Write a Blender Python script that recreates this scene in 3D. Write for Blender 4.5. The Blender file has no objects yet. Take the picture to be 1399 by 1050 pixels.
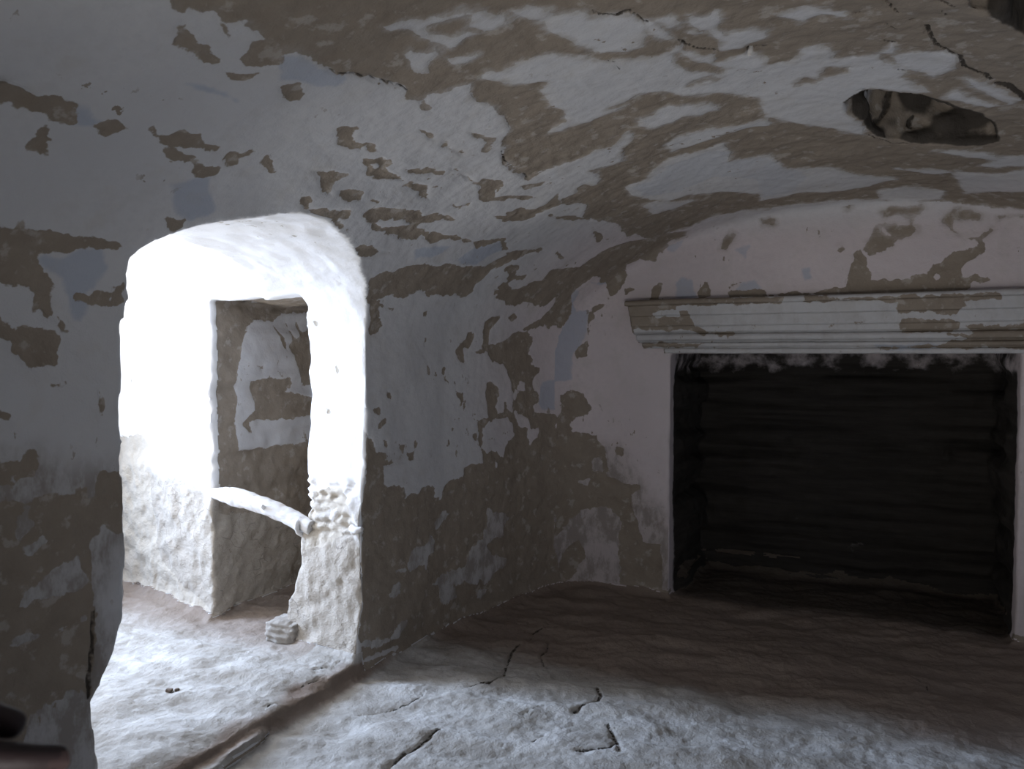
# Cave room with peeling plaster: a vaulted earth chamber, a doorway into a daylit passage and a dark niche.
# The shell is carved as one distance field (metres), meshed, and cut into floor, walls and ceiling.
import bpy, bmesh, math, random
import numpy as np
from mathutils import Vector, Matrix

C = bpy.context.scene.collection
F32 = np.float32
STEP = 0.016
rng = np.random.RandomState(7)

# ------------------------------------------------------------------ numeric helpers
def sstep(a, b, x):
    t = np.clip((x - a) / (b - a), 0, 1)
    return t * t * (3 - 2 * t)

def smax(a, b, k):
    h = np.clip(0.5 + 0.5 * (a - b) / k, 0, 1)
    return b + (a - b) * h + k * h * (1 - h)

def smin(a, b, k):
    return -smax(-a, -b, k)

def _weights(c, cell):
    t = (c - c.min()) / cell
    i = np.floor(t).astype(int)
    f = t - i
    f = f * f * (3 - 2 * f)
    m = i.max() + 2
    W = np.zeros((len(c), m), F32)
    r = np.arange(len(c))
    W[r, i] += (1 - f)
    W[r, i + 1] += f
    return W

def grid_noise(xs, ys, zs, cx, cy, cz, seed):
    """Value noise in -1..1 on the whole grid, with its own cell size along each axis."""
    r = np.random.RandomState(seed)
    A, B, D = _weights(xs, cx), _weights(ys, cy), _weights(zs, cz)
    L = r.uniform(-1, 1, (A.shape[1], B.shape[1], D.shape[1])).astype(F32)
    t = np.tensordot(A, L, axes=(1, 0))
    t = np.einsum('xbd,yb->xyd', t, B, optimize=True)
    return np.tensordot(t, D, axes=(2, 1)).astype(F32)

_TAB = np.random.RandomState(99).uniform(-1, 1, 65536).astype(F32)
def point_noise(P, cell, seed):
    """Value noise in -1..1 at arbitrary points; cell is a size or a triple."""
    q = P / np.asarray(cell, F32) + 1000.0 + seed * 17.31
    i = np.floor(q).astype(np.int64)
    f = (q - i).astype(F32)
    f = f * f * (3 - 2 * f)
    out = np.zeros(len(P), F32)
    for dx in (0, 1):
        for dy in (0, 1):
            for dz in (0, 1):
                h = ((i[:, 0] + dx) * 73856093 ^ (i[:, 1] + dy) * 19349663 ^ (i[:, 2] + dz) * 83492791) & 65535
                w = (f[:, 0] if dx else 1 - f[:, 0]) * (f[:, 1] if dy else 1 - f[:, 1]) * (f[:, 2] if dz else 1 - f[:, 2])
                out += w * _TAB[h]
    return out

def poly_sd(U, V, pts):
    """Signed distance (negative inside) from the points (U, V) to a closed polygon."""
    d = np.full(U.shape, 1e9, F32)
    s = np.ones(U.shape, F32)
    n = len(pts)
    for k in range(n):
        ax, ay = pts[k]
        bx, by = pts[k - 1]
        ex, ey = bx - ax, by - ay
        wx, wy = U - ax, V - ay
        t = np.clip((wx * ex + wy * ey) / (ex * ex + ey * ey + 1e-12), 0, 1)
        d = np.minimum(d, (wx - ex * t) ** 2 + (wy - ey * t) ** 2)
        c1, c2, c3 = V >= ay, V < by, ex * wy > ey * wx
        flip = (c1 & c2 & c3) | (~c1 & ~c2 & ~c3)
        s = np.where(flip, -s, s)
    return s * np.sqrt(d)

# ------------------------------------------------------------------ the carved shell
X0, X1, Y0, Y1, Z0, Z1 = -4.10, 1.62, -1.0, 4.75, -0.16, 2.36
xs = np.arange(X0, X1, STEP).astype(F32)
ys = np.arange(Y0, Y1, STEP).astype(F32)
zs = np.arange(Z0, Z1, STEP).astype(F32)
X, Y, Z = xs[:, None, None], ys[None, :, None], zs[None, None, :]
XC = -0.20                       # axis of the barrel vault

def wall_x(y):                   # plan of the left wall
    return np.interp(y, [-1, 2.3, 2.9, 3.4, 3.9], [-1.79, -1.79, -1.735, -1.63, -1.46]).astype(F32)

def field():
    # barrel vault whose crown sinks towards the back wall
    a = (XC - wall_x(ys))[None, :, None]
    b = np.interp(ys, [-1, 2.0, 2.9, 3.5, 4.0], [0.80, 0.79, 0.75, 0.69, 0.64]).astype(F32)[None, :, None]
    dx, dz = X - XC, np.maximum(Z - 1.2, 0)
    k0 = np.sqrt((dx / a) ** 2 + (dz / b) ** 2)
    k1 = np.sqrt((dx / (a * a)) ** 2 + (dz / (b * b)) ** 2) + 1e-4
    room = k0 * (k0 - 1) / k1
    room = np.where(Z < 1.2, np.abs(dx) - a, room).astype(F32)
    back = (Y - 3.79) + 0 * X
    low = 1 - sstep(1.25, 1.6, Z)
    room = smax(room, back, 0.05 + 0.20 * low)
    room = smax(room, -0.9 - Y, 0.1)
    room += 0.014 * grid_noise(xs, ys, zs, .42, .42, .42, 1) + 0.006 * grid_noise(xs, ys, zs, .13, .13, .13, 2)
    fl = 0.012 * grid_noise(xs, ys, zs[:2], .34, .30, 1, 3)[:, :, :1] + 0.007 * grid_noise(xs, ys, zs[:2], .11, .08, 1, 4)[:, :, :1]
    fl = fl + 0.03 * sstep(3.1, 3.7, Y) * sstep(-0.9, -1.5, X)
    room = smax(room, fl - Z, 0.06)
    # rubble ledge against the doorstep
    ledge = np.maximum(np.maximum(X + 1.745 + 0.030 * grid_noise(xs, ys, zs[:2], 1, .09, 1, 5)[:, :, :1], Y - 1.86), Z - 0.032 - 0.012 * grid_noise(xs, ys, zs[:2], .05, .08, 1, 25)[:, :, :1])
    room = np.maximum(room, -ledge)
    f = room
    # doorway through the left wall
    rag = 0.010 * grid_noise(xs, ys, zs, .06, .06, .06, 6) + 0.012 * grid_noise(xs, ys, zs, .2, .2, .2, 7)
    door_pts = [(1.30, 0.0), (1.30, .19), (1.285, .335), (1.35, .44), (1.378, .52), (1.388, .8), (1.382, 1.354), (1.364, 1.415), (1.358, 1.448),
                (1.395, 1.478), (1.467, 1.518), (1.6, 1.563), (1.753, 1.6), (1.83, 1.606), (1.904, 1.605), (2.07, 1.575), (2.214, 1.522), (2.325, 1.446),
                (2.38, 1.37), (2.412, 1.293), (2.406, .883), (2.382, .475), (2.359, .205), (2.345, 0.0)]
    door = np.full(f.shape, 1.0, F32)
    Yg, Zg = np.meshgrid(ys, zs, indexing='ij')
    for i, x in enumerate(xs):
        if -2.40 < x < -1.30:
            s = min(max(-1.79 - x, 0), .6)
            yy = Yg - 0.13 * s * sstep(1.9, 2.2, Yg) + 0.25 * s * sstep(1.8, 1.5, Yg)
            door[i] = poly_sd(yy, Zg, door_pts)
    door = np.maximum(door, np.abs(X + 1.95) - 0.47)
    pf = 0.066 + 0.010 * grid_noise(xs, ys, zs[:2], .30, .26, 1, 8)[:, :, :1] + 0.007 * grid_noise(xs, ys, zs[:2], .09, .07, 1, 9)[:, :, :1]
    edge = 0.05 * sstep(-1.90, -1.76, X + 0.05 * grid_noise(xs, ys, zs[:2], 1, .12, 1, 10)[:, :, :1])
    door = smax(door + rag * .5, pf - edge * .35 - Z, 0.03)
    f = np.minimum(f, door)
    # daylit passage behind it, open to the west
    yn = np.interp(xs, [-4.3, -3.43, -2.63, -2.0], [2.77, 2.63, 2.475, 2.455]).astype(F32)[:, None, None]
    pas = smax(smax(Y - yn, 0.55 - Y, .1), X + 2.24, .1)
    pas = smax(pas, Z - (1.93 - 0.1 * (Y - 1.7) ** 2), .15) + rag
    pas = smax(pas, pf - Z, 0.08)
    f = np.minimum(f, pas)
    # low doorway off the passage
    xr = np.interp(zs, [0, .12, .25, .4, .55, 1.5], [-2.21, -2.20, -2.15, -2.105, -2.09, -2.075]).astype(F32)[None, None, :]
    strata = grid_noise(xs, ys, zs + 0, 1.2, .7, .05, 11)
    rec = np.maximum(np.maximum(-2.645 - X + 0 * Z, X - xr), np.maximum(2.2 - Y, Y - 3.12))
    rec = np.maximum(rec, Z - 1.425) + rag * .8 + 0.013 * strata * sstep(.55, .75, Z)
    rec = smax(rec, pf - 0.005 - Z, 0.04)
    f = np.minimum(f, rec)
    # the deep dark niche
    s2 = grid_noise(xs, ys, zs, 1.5, .9, .07, 12) + .6 * grid_noise(xs, ys, zs, .5, .5, .035, 13)
    inn = sstep(3.85, 4.05, Y)
    nic = np.maximum(np.abs(X + 0.272) - 0.722, np.maximum(3.5 - Y, Y - 4.52))
    nic = np.maximum(nic, Z - 1.205 - 0.12 * inn) + inn * (0.035 * s2 + rag)
    nic = smax(nic, fl - Z, 0.05)
    f = np.minimum(f, nic)
    # holes broken through the vault
    for pts, top in HOLES:
        d = poly_sd(X[:, :, 0] + 0 * Y[:, :, 0], Y[:, :, 0] + 0 * X[:, :, 0], pts)[:, :, None]
        h = np.maximum(np.maximum(d, 1.5 - Z), Z - top)
        h = h + 0.03 * grid_noise(xs, ys, zs, .09, .09, .05, 14) * sstep(0, .06, Z - 1.9) + rag * .6
        f = np.minimum(f, h)
    f = f.astype(F32)
    f[:, 0], f[:, -1], f[-1], f[:, :, 0], f[:, :, -1] = 1, 1, 1, 1, 1
    return f

HOLES = []
HOLES = [
    ([(-0.152,2.626),(-0.133,2.588),(-0.102,2.552),(-0.054,2.572),(0.013,2.6),(0.081,2.648),(0.151,2.715),(0.212,2.773),(0.25,2.878),(0.276,3.004),(0.278,3.046),(0.247,3.075),(0.195,3.079),(0.133,3.064),(0.067,3.06),(0.018,3.037),(-0.038,3.004),(-0.071,2.973),(-0.097,2.9),(-0.103,2.81),(-0.13,2.742)], 2.22),
    ([(0.122,1.974),(0.158,2.04),(0.181,2.086),(0.215,2.151),(0.255,2.229),(0.29,2.267),(0.316,2.153),(0.259,1.861),(0.123,1.849)], 2.22),
]


def surface_nets(f):
    s = f < 0
    nx, ny, nz = f.shape
    cnt = np.zeros((nx - 1, ny - 1, nz - 1), np.uint8)
    for dx in (0, 1):
        for dy in (0, 1):
            for dz in (0, 1):
                cnt += s[dx:nx - 1 + dx, dy:ny - 1 + dy, dz:nz - 1 + dz]
    ci = np.argwhere((cnt > 0) & (cnt < 8))
    idx = np.full(cnt.shape, -1, np.int32)
    idx[ci[:, 0], ci[:, 1], ci[:, 2]] = np.arange(len(ci))
    acc, num = np.zeros((len(ci), 3)), np.zeros(len(ci))
    crn = [(a, b, c) for a in (0, 1) for b in (0, 1) for c in (0, 1)]
    val = {k: f[ci[:, 0] + k[0], ci[:, 1] + k[1], ci[:, 2] + k[2]] for k in crn}
    for p in crn:
        for ax in range(3):
            if p[ax] == 0:
                q = list(p); q[ax] = 1; q = tuple(q)
                a, b = val[p], val[q]
                m = (a < 0) != (b < 0)
                t = np.where(m, a / np.where(m, a - b, 1), 0)
                pos = np.tile(np.array(p, float), (len(ci), 1)); pos[:, ax] += t
                acc[m] += pos[m]; num[m] += 1
    V = ci + acc / num[:, None]
    V = V * STEP + np.array([xs[0], ys[0], zs[0]])
    Q = []
    for ax in range(3):
        o = [(0, 1, 2), (1, 2, 0), (2, 0, 1)][ax]
        sl0 = [slice(None)] * 3; sl1 = [slice(None)] * 3
        sl0[ax] = slice(0, -1); sl1[ax] = slice(1, None)
        a, b = s[tuple(sl0)], s[tuple(sl1)]
        e = np.argwhere(a != b)
        inside_first = a[e[:, 0], e[:, 1], e[:, 2]]
        u, v = o[1], o[2]
        ok = (e[:, u] > 0) & (e[:, v] > 0) & (e[:, u] < f.shape[u] - 1) & (e[:, v] < f.shape[v] - 1)
        e, inside_first = e[ok], inside_first[ok]
        def at(du, dv):
            c = e.copy(); c[:, u] += du; c[:, v] += dv
            return idx[c[:, 0], c[:, 1], c[:, 2]]
        q = np.stack([at(-1, -1), at(0, -1), at(0, 0), at(-1, 0)], 1)
        q[inside_first] = q[inside_first][:, ::-1]      # normals look into the air
        Q.append(q)
    Q = np.concatenate(Q)
    return V, Q[(Q >= 0).all(1)]

def sample(f, P):
    """Trilinear value and gradient of the field at points."""
    t = (P - np.array([xs[0], ys[0], zs[0]])) / STEP
    i = np.clip(np.floor(t).astype(int), 0, np.array(f.shape) - 2)
    r = np.clip(t - i, 0, 1)
    c = lambda a, b, d: f[i[:, 0] + a, i[:, 1] + b, i[:, 2] + d]
    x, y, z = r[:, 0], r[:, 1], r[:, 2]
    c00, c10 = c(0,0,0) * (1 - x) + c(1,0,0) * x, c(0,1,0) * (1 - x) + c(1,1,0) * x
    c01, c11 = c(0,0,1) * (1 - x) + c(1,0,1) * x, c(0,1,1) * (1 - x) + c(1,1,1) * x
    return (c00 * (1 - y) + c10 * y) * (1 - z) + (c01 * (1 - y) + c11 * y) * z

def subdivide(V, Q, sel):
    """Split the chosen quads in four (shared midpoints)."""
    q = Q[sel]
    E = np.concatenate([np.sort(q[:, [k, (k + 1) % 4]], 1) for k in range(4)])
    key = E[:, 0].astype(np.int64) * len(V) + E[:, 1]
    uk, inv = np.unique(key, return_inverse=True)
    mid = (V[uk // len(V)] + V[uk % len(V)]) / 2
    n0 = len(V); n1 = n0 + len(mid)
    cen = V[q].mean(1)
    m = [n0 + inv[k * len(q):(k + 1) * len(q)] for k in range(4)]
    ce = n1 + np.arange(len(q))
    new = np.concatenate([np.stack([q[:, k], m[k], ce, m[k - 1]], 1) for k in range(4)])
    return np.concatenate([V, mid, cen]), np.concatenate([Q[~sel], new])

FIELD = field()
V, Q = surface_nets(FIELD)
cen = V[Q].mean(1)
V, Q = subdivide(V, Q, cen[:, 1] > 0.3)

def vnormals(V, Q):
    d1, d2 = V[Q[:, 2]] - V[Q[:, 0]], V[Q[:, 3]] - V[Q[:, 1]]
    fn = np.cross(d1, d2)
    n = np.zeros_like(V)
    for k in range(4):
        for ax in range(3):
            n[:, ax] += np.bincount(Q[:, k], fn[:, ax], len(V))
    n /= np.linalg.norm(n, axis=1, keepdims=True) + 1e-12
    fn /= np.linalg.norm(fn, axis=1, keepdims=True) + 1e-12
    return n, fn

for _ in range(2):                       # pull the split vertices back onto the field
    N, FN = vnormals(V, Q)
    V = V - N * np.clip(-sample(FIELD, V) * -1, -.006, .006)[:, None] * -0.8
del FIELD
N, FN = vnormals(V, Q)

# ------------------------------------------------------------------ zones of the shell
def passage_wall_y(x):
    return np.interp(x, [-4.3, -3.43, -2.63, -2.0], [2.77, 2.63, 2.475, 2.455])

ZONES = ['floor', 'ceiling', 'wall_left', 'wall_back', 'wall_right', 'wall_front', 'wall_niche',
         'floor_passage', 'ceiling_passage', 'wall_passage', 'wall_recess']
ZI = {z: i for i, z in enumerate(ZONES)}

def classify(P, n):
    x, y, z = P.T
    nx, ny, nz = n.T
    out = np.full(len(P), ZI['wall_left'])
    def put(m, name): out[m] = ZI[name]
    put((z > 1.62) | ((nz < -.55) & (z > 1.3)), 'ceiling')
    put((ny < -.55) & (y > 3.6) & (np.abs(nz) < .7), 'wall_back')
    put((y > 3.65) & (x > -1.45) & (nx < .8) & (nz > -.75) & (z < 1.95), 'wall_back')
    put((x > .9) & (z < 1.62) & (y < 3.72), 'wall_right')
    put((y < -.75) & (ny > .5), 'wall_front')
    put((nz > .55) & (z < .16), 'floor')
    nic = (y > 3.83) & (x > -1.1) & (x < .6)
    put(nic & ~((nz > .6) & (z < .1)), 'wall_niche')
    pas = (x < -1.90) | ((x < -1.80) & (nx < .55)) | ((x < -1.52) & (np.abs(nx) < .42) & (y > 1.29) & (y < 2.46) & (z < 1.66) & (z > .03))
    pas &= ~((y > 2.6) & (x > -1.95))
    put(pas, 'wall_passage')
    put(pas & (nz < -.6) & (z > 1.2), 'ceiling_passage')
    put(pas & (nz > .55) & (z < .3), 'floor_passage')
    put((x < -1.70) & (x > -1.95) & (y > 1.3) & (y < 2.38) & (z < .085) & (z > .012), 'floor_passage')
    rec = (x < -2.03) & (x > -2.75) & (y > passage_wall_y(x) + .035)
    put(rec & ~((nz > .55) & (z < .25)), 'wall_recess')
    return out

CEN = V[Q].mean(1)
ZF = classify(CEN, FN)
ZV = classify(V, N)

# ------------------------------------------------------------------ drawing coordinates of each surface, in metres
VR = 1.4
def unwrap(zone, P):
    x, y, z = P[:, 0], P[:, 1], P[:, 2]
    if zone == 'vault':                       # left wall and ceiling rolled out about the vault's axis
        return VR * np.arctan2(z - 0.9, XC - x), y
    if zone in ('back', 'north', 'cornice'):
        return x, z
    if zone == 'inner':
        return y, z
    return x, y                               # floors
ZONE_OF = {'vault': ('ceiling', 'wall_left'), 'back': ('wall_back',), 'north': ('wall_passage',), 'inner': ('wall_recess',),
           'floor': ('floor', 'floor_passage'), 'niche': ('wall_niche',)}

PATCHES = []
PATCHES = [  # (surface, layer, outline in metres on that surface)
    ('back', 'mud', [(-1.9,0),(-1.36,0),(-1.36,0.5),(-1.3,0.62),(-1.36,0.8),(-1.9,0.85)]),
    ('vault', 'mud', [(1.124,0.975),(1.07,1.029),(1.052,1.049),(1.064,1.074),(1.067,1.089),(1.071,1.109),(1.08,1.115),(1.072,1.127),(1.081,1.151),(1.094,1.175),(1.087,1.201),(1.08,1.242),(1.062,1.225),(1.045,1.232),(1.016,1.24),(1.006,1.265),(1.028,1.315),(1.047,1.322),(1.07,1.3),(1.086,1.327),(1.081,1.364),(1.083,1.414),(1.082,1.452),(1.099,1.483),(1.113,1.534),(1.133,1.61),(1.142,1.657),(1.125,1.694),(1.133,1.723),(1.113,1.766),(1.117,1.805),(1.127,1.756),(1.156,1.724),(1.179,1.747),(1.215,1.763),(1.247,1.784),(1.223,1.843),(1.227,1.916),(1.234,1.967),(1.217,2.05),(1.198,2.1),(1.154,2.164),(1.111,2.232),(1.087,2.283),(1.069,2.361),(1.064,2.445),(1.054,2.504),(1.102,2.493),(1.136,2.51),(1.163,2.513),(1.212,2.526),(1.318,2.514),(1.368,2.535),(1.413,2.494),(1.469,2.451),(1.461,2.533),(1.385,2.61),(1.365,2.662),(1.295,2.669),(1.253,2.66),(1.203,2.672),(1.219,2.779),(1.186,2.819),(1.162,2.768),(1.136,2.758),(1.098,2.81),(1.053,2.803),(1.032,2.834),(1.076,2.963),(1.002,3.095),(1.075,3.311),(1.051,3.396),(1.036,3.506),(1.07,3.497),(1.09,3.637),(1.298,3.676),(1.376,3.635),(1.53,3.673),(1.731,3.705),(1.946,3.696),(2.282,3.735),(2.567,3.769),(2.761,3.777),(2.971,3.775),(3.225,3.685),(3.487,3.424),(2.976,1.816)]),
    ('vault', 'mud-', [(1.553,1.676),(1.602,1.672),(1.639,1.69),(1.664,1.713),(1.713,1.732),(1.75,1.755),(1.766,1.78),(1.774,1.813),(1.75,1.847),(1.713,1.911),(1.668,1.91),(1.613,1.88),(1.586,1.841),(1.556,1.801),(1.555,1.761),(1.531,1.725)]),
    ('vault', 'mud-', [(1.769,1.772),(1.789,1.802),(1.802,1.872),(1.81,1.933),(1.789,1.928),(1.769,1.871),(1.762,1.815)]),
    ('vault', 'mud-', [(1.364,1.774),(1.426,1.783),(1.5,1.812),(1.566,1.884),(1.601,1.931),(1.65,1.953),(1.722,1.983),(1.771,1.999),(1.807,1.978),(1.818,2),(1.818,2.036),(1.891,2.093),(1.883,2.145),(1.923,2.157),(1.994,2.158),(2.044,2.207),(1.987,2.507),(1.901,2.441),(1.837,2.371),(1.759,2.337),(1.719,2.314),(1.68,2.251),(1.608,2.194),(1.535,2.214),(1.482,2.217),(1.55,2.243),(1.475,2.265),(1.406,2.275),(1.339,2.268),(1.291,2.277),(1.26,2.261),(1.301,2.226),(1.344,2.212),(1.366,2.131),(1.352,2.057),(1.378,1.993),(1.373,1.954),(1.418,1.921),(1.367,1.886),(1.326,1.84)]),
    ('vault', 'mud', [(1.772,2.013),(1.805,2.021),(1.817,2.098),(1.854,2.139),(1.902,2.219),(1.881,2.252),(1.831,2.2),(1.792,2.138),(1.766,2.067)]),
    ('vault', 'mud', [(1.742,2.263),(1.784,2.23),(1.856,2.226),(1.863,2.272),(1.778,2.274)]),
    ('vault', 'mud-', [(1.539,2.376),(1.575,2.388),(1.616,2.351),(1.66,2.345),(1.737,2.407),(1.794,2.428),(1.795,2.5),(1.739,2.49),(1.669,2.459),(1.626,2.48),(1.544,2.472),(1.509,2.434)]),
    ('vault', 'mud-', [(1.887,1.828),(1.907,1.833),(1.923,1.868),(1.961,1.845),(1.968,1.88),(1.944,1.934),(1.952,1.987),(2.019,1.983),(2.073,2.017),(2.058,2.071),(2.01,2.082),(1.976,2.105),(1.912,2.08),(1.921,2.024),(1.915,1.958),(1.89,1.931),(1.881,1.867)]),
    ('vault', 'mud-', [(1.855,1.935),(1.882,1.92),(1.895,1.954),(1.871,1.959)]),
    ('vault', 'mud-', [(1.803,1.809),(1.843,1.818),(1.862,1.857),(1.844,1.879),(1.817,1.861)]),
    ('vault', 'mud-', [(1.425,2.461),(1.48,2.441),(1.459,2.477),(1.414,2.519)]),
    ('vault', 'mud-', [(1.539,2.689),(1.592,2.642),(1.739,2.652),(1.846,2.662),(1.956,2.666),(1.942,2.739),(1.777,2.731),(1.681,2.741),(1.587,2.777),(1.526,2.779)]),
    ('vault', 'mud-', [(1.249,2.985),(1.347,2.955),(1.418,2.875),(1.497,2.836),(1.608,2.831),(1.729,2.821),(1.742,2.928),(1.703,3.007),(1.88,3.05),(1.935,3.21),(2.006,3.331),(1.879,3.501),(1.693,3.453),(1.577,3.349),(1.425,3.272),(1.353,3.268),(1.281,3.193),(1.235,3.099)]),
    ('vault', 'mud-', [(1.214,3.229),(1.285,3.223),(1.359,3.302),(1.434,3.355),(1.311,3.392),(1.229,3.36)]),
    ('vault', 'mud-', [(1.153,2.518),(1.198,2.512),(1.244,2.55),(1.29,2.543),(1.334,2.578),(1.367,2.641),(1.347,2.692),(1.288,2.686),(1.233,2.657),(1.222,2.755),(1.14,2.766),(1.082,2.778),(1.081,2.713)]),
    ('vault', 'mud-', [(1.254,1.409),(1.274,1.423),(1.326,1.463),(1.359,1.49),(1.41,1.512),(1.422,1.533),(1.387,1.524),(1.325,1.493),(1.304,1.494),(1.297,1.531),(1.336,1.567),(1.373,1.582),(1.393,1.592),(1.405,1.623),(1.356,1.599),(1.319,1.605),(1.301,1.554),(1.29,1.527),(1.288,1.481),(1.28,1.45),(1.255,1.435)]),
    ('vault', 'mud-', [(1.225,1.544),(1.242,1.536),(1.245,1.566),(1.28,1.576),(1.275,1.598),(1.239,1.604),(1.214,1.648),(1.202,1.628),(1.207,1.591)]),
    ('vault', 'mud-', [(1.28,1.639),(1.34,1.673),(1.307,1.688),(1.277,1.659)]),
    ('vault', 'mud-', [(1.315,1.763),(1.367,1.788),(1.472,1.82),(1.432,1.893),(1.377,1.867),(1.305,1.82),(1.294,1.78)]),
    ('vault', 'mud-', [(1.439,1.529),(1.474,1.588),(1.466,1.619),(1.406,1.614),(1.388,1.568)]),
    ('vault', 'mud-', [(1.502,1.584),(1.545,1.599),(1.574,1.637),(1.557,1.669),(1.516,1.649)]),
    ('vault', 'mud-', [(2.012,2.233),(2.109,2.273),(2.163,2.179),(2.239,2.205),(2.242,2.306),(2.304,2.317),(2.378,2.312),(2.423,2.253),(2.433,2.326),(2.487,2.323),(2.594,2.352),(2.624,2.45),(2.552,2.488),(2.475,2.433),(2.448,2.486),(2.548,2.584),(2.5,2.591),(2.438,2.57),(2.35,2.532),(2.311,2.576),(2.255,2.625),(2.263,2.718),(2.32,2.866),(2.309,2.956),(2.188,2.843),(2.069,2.763),(1.956,2.649),(1.954,2.527)]),
    ('vault', 'mud', [(2.133,2.409),(2.174,2.435),(2.219,2.355),(2.295,2.382),(2.275,2.414),(2.201,2.417),(2.165,2.458),(2.095,2.449)]),
    ('vault', 'mud', [(2.378,2.299),(2.428,2.325),(2.434,2.392),(2.4,2.372)]),
    ('vault', 'mud-', [(2.599,2.629),(2.636,2.596),(2.675,2.638),(2.744,2.676),(2.831,2.698),(2.751,2.714),(2.656,2.662)]),
    ('vault', 'mud-', [(2.653,2.516),(2.723,2.556),(2.845,2.648),(2.82,2.699),(2.704,2.602)]),
    ('vault', 'mud-', [(2.075,1.906),(2.124,1.926),(2.196,1.923),(2.243,1.952),(2.303,2.008),(2.302,2.024),(2.239,1.987),(2.179,2.011),(2.128,1.962)]),
    ('vault', 'mud-', [(1.812,3.174),(1.947,3.216),(2.128,3.281),(2.292,3.397),(2.455,3.478),(2.324,3.565),(2.095,3.581),(1.916,3.547),(1.716,3.573)]),
    ('vault', 'mud-', [(2.361,3.653),(2.512,3.591),(2.698,3.667),(2.71,3.755),(2.527,3.776),(2.361,3.763)]),
    ('vault', 'mud-', [(2.704,3.39),(2.892,3.397),(3.004,3.302),(3.118,3.37),(3.066,3.526),(2.93,3.588),(2.803,3.668)]),
    ('vault', 'mud-', [(2.603,3.127),(2.717,3.121),(2.887,3.205),(2.974,3.168),(2.999,3.284),(2.876,3.327),(2.804,3.301),(2.862,3.247),(2.716,3.163)]),
    ('vault', 'mud-', [(2.452,3.34),(2.619,3.337),(2.74,3.363),(2.625,3.409)]),
    ('vault', 'blue', [(1.259,3),(1.365,2.972),(1.472,2.903),(1.66,2.87),(1.735,2.923),(1.703,3.007),(1.876,3.067),(1.931,3.232),(1.824,3.302),(1.594,3.142),(1.399,3.198),(1.289,3.174)]),
    ('vault', 'blue', [(1.797,3.239),(1.914,3.2),(2.005,3.31),(1.921,3.521),(1.729,3.52)]),
    ('vault', 'mud', [(1.021,1.066),(1.036,1.086),(1.016,1.108),(1.008,1.132),(1.017,1.161),(1.009,1.174),(0.994,1.169),(0.995,1.199),(0.984,1.216),(0.971,1.177),(0.981,1.131),(0.975,1.099),(0.999,1.09)]),
    ('vault', 'mud', [(1.066,1.13),(1.071,1.143),(1.054,1.171),(1.054,1.189),(1.048,1.18),(1.059,1.148)]),
    ('vault', 'mud', [(0.971,1.238),(0.971,1.267),(0.986,1.294),(1.012,1.31),(0.999,1.309),(0.973,1.293),(0.962,1.263)]),
    ('vault', 'mud', [(0.99,1.37),(1.022,1.412),(1.005,1.441),(0.978,1.456),(0.965,1.446),(0.973,1.408)]),
    ('vault', 'mud', [(0.78,0.876),(0.785,0.904),(0.784,0.932),(0.778,0.964),(0.792,0.998),(0.785,1.012),(0.777,1.037),(0.75,1.057),(0.742,1.025),(0.75,1),(0.739,0.979),(0.744,0.967),(0.737,0.948),(0.749,0.931),(0.739,0.901)]),
    ('vault', 'mud', [(0.754,1.097),(0.77,1.117),(0.773,1.137),(0.767,1.164),(0.756,1.145),(0.742,1.132)]),
    ('vault', 'blue', [(0.782,1.034),(0.779,1.061),(0.767,1.079),(0.765,1.1),(0.754,1.094),(0.748,1.06)]),
    ('vault', 'mud', [(0.671,1.009),(0.697,1.017),(0.717,1.016),(0.701,1.031),(0.693,1.044),(0.667,1.053),(0.669,1.032)]),
    ('vault', 'mud', [(0.782,1.217),(0.772,1.238),(0.77,1.265),(0.797,1.281),(0.8,1.32),(0.787,1.352),(0.789,1.381),(0.791,1.413),(0.771,1.405),(0.771,1.36),(0.766,1.308),(0.763,1.264),(0.762,1.236)]),
    ('vault', 'mud', [(0.743,1.28),(0.748,1.296),(0.743,1.327),(0.747,1.366),(0.734,1.401),(0.734,1.447),(0.708,1.464),(0.709,1.439),(0.704,1.405),(0.724,1.365),(0.728,1.326),(0.731,1.29)]),
    ('vault', 'mud', [(0.759,1.436),(0.786,1.437),(0.789,1.474),(0.815,1.49),(0.808,1.506),(0.782,1.49),(0.756,1.483),(0.746,1.46)]),
    ('vault', 'mud', [(0.776,1.541),(0.802,1.541),(0.79,1.572),(0.767,1.601),(0.767,1.571)]),
    ('vault', 'mud', [(0.649,1.332),(0.672,1.337),(0.687,1.338),(0.676,1.35),(0.657,1.345)]),
    ('vault', 'mud', [(0.582,1.409),(0.575,1.442),(0.585,1.454),(0.568,1.458),(0.416,2.525),(0.56,1.433)]),
    ('vault', 'mud', [(0.562,1.162),(0.567,1.174),(0.564,1.186),(0.558,1.172)]),
    ('vault', 'dark', [(0.791,0.882),(0.797,0.906),(0.785,0.904),(0.782,0.888)]),
    ('vault', 'blue', [(0.911,1.201),(0.919,1.233),(0.924,1.26),(0.922,1.322),(0.913,1.325),(0.911,1.266),(0.906,1.226)]),
    ('vault', 'blue', [(0.67,1.356),(0.708,1.448),(0.623,1.525),(0.588,1.478),(0.604,1.423)]),
    ('vault', 'blue', [(1.06,1.307),(1.085,1.326),(1.091,1.366),(1.079,1.41),(1.089,1.483),(1.064,1.514),(1.034,1.467),(1.02,1.396),(1.002,1.357)]),
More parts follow.
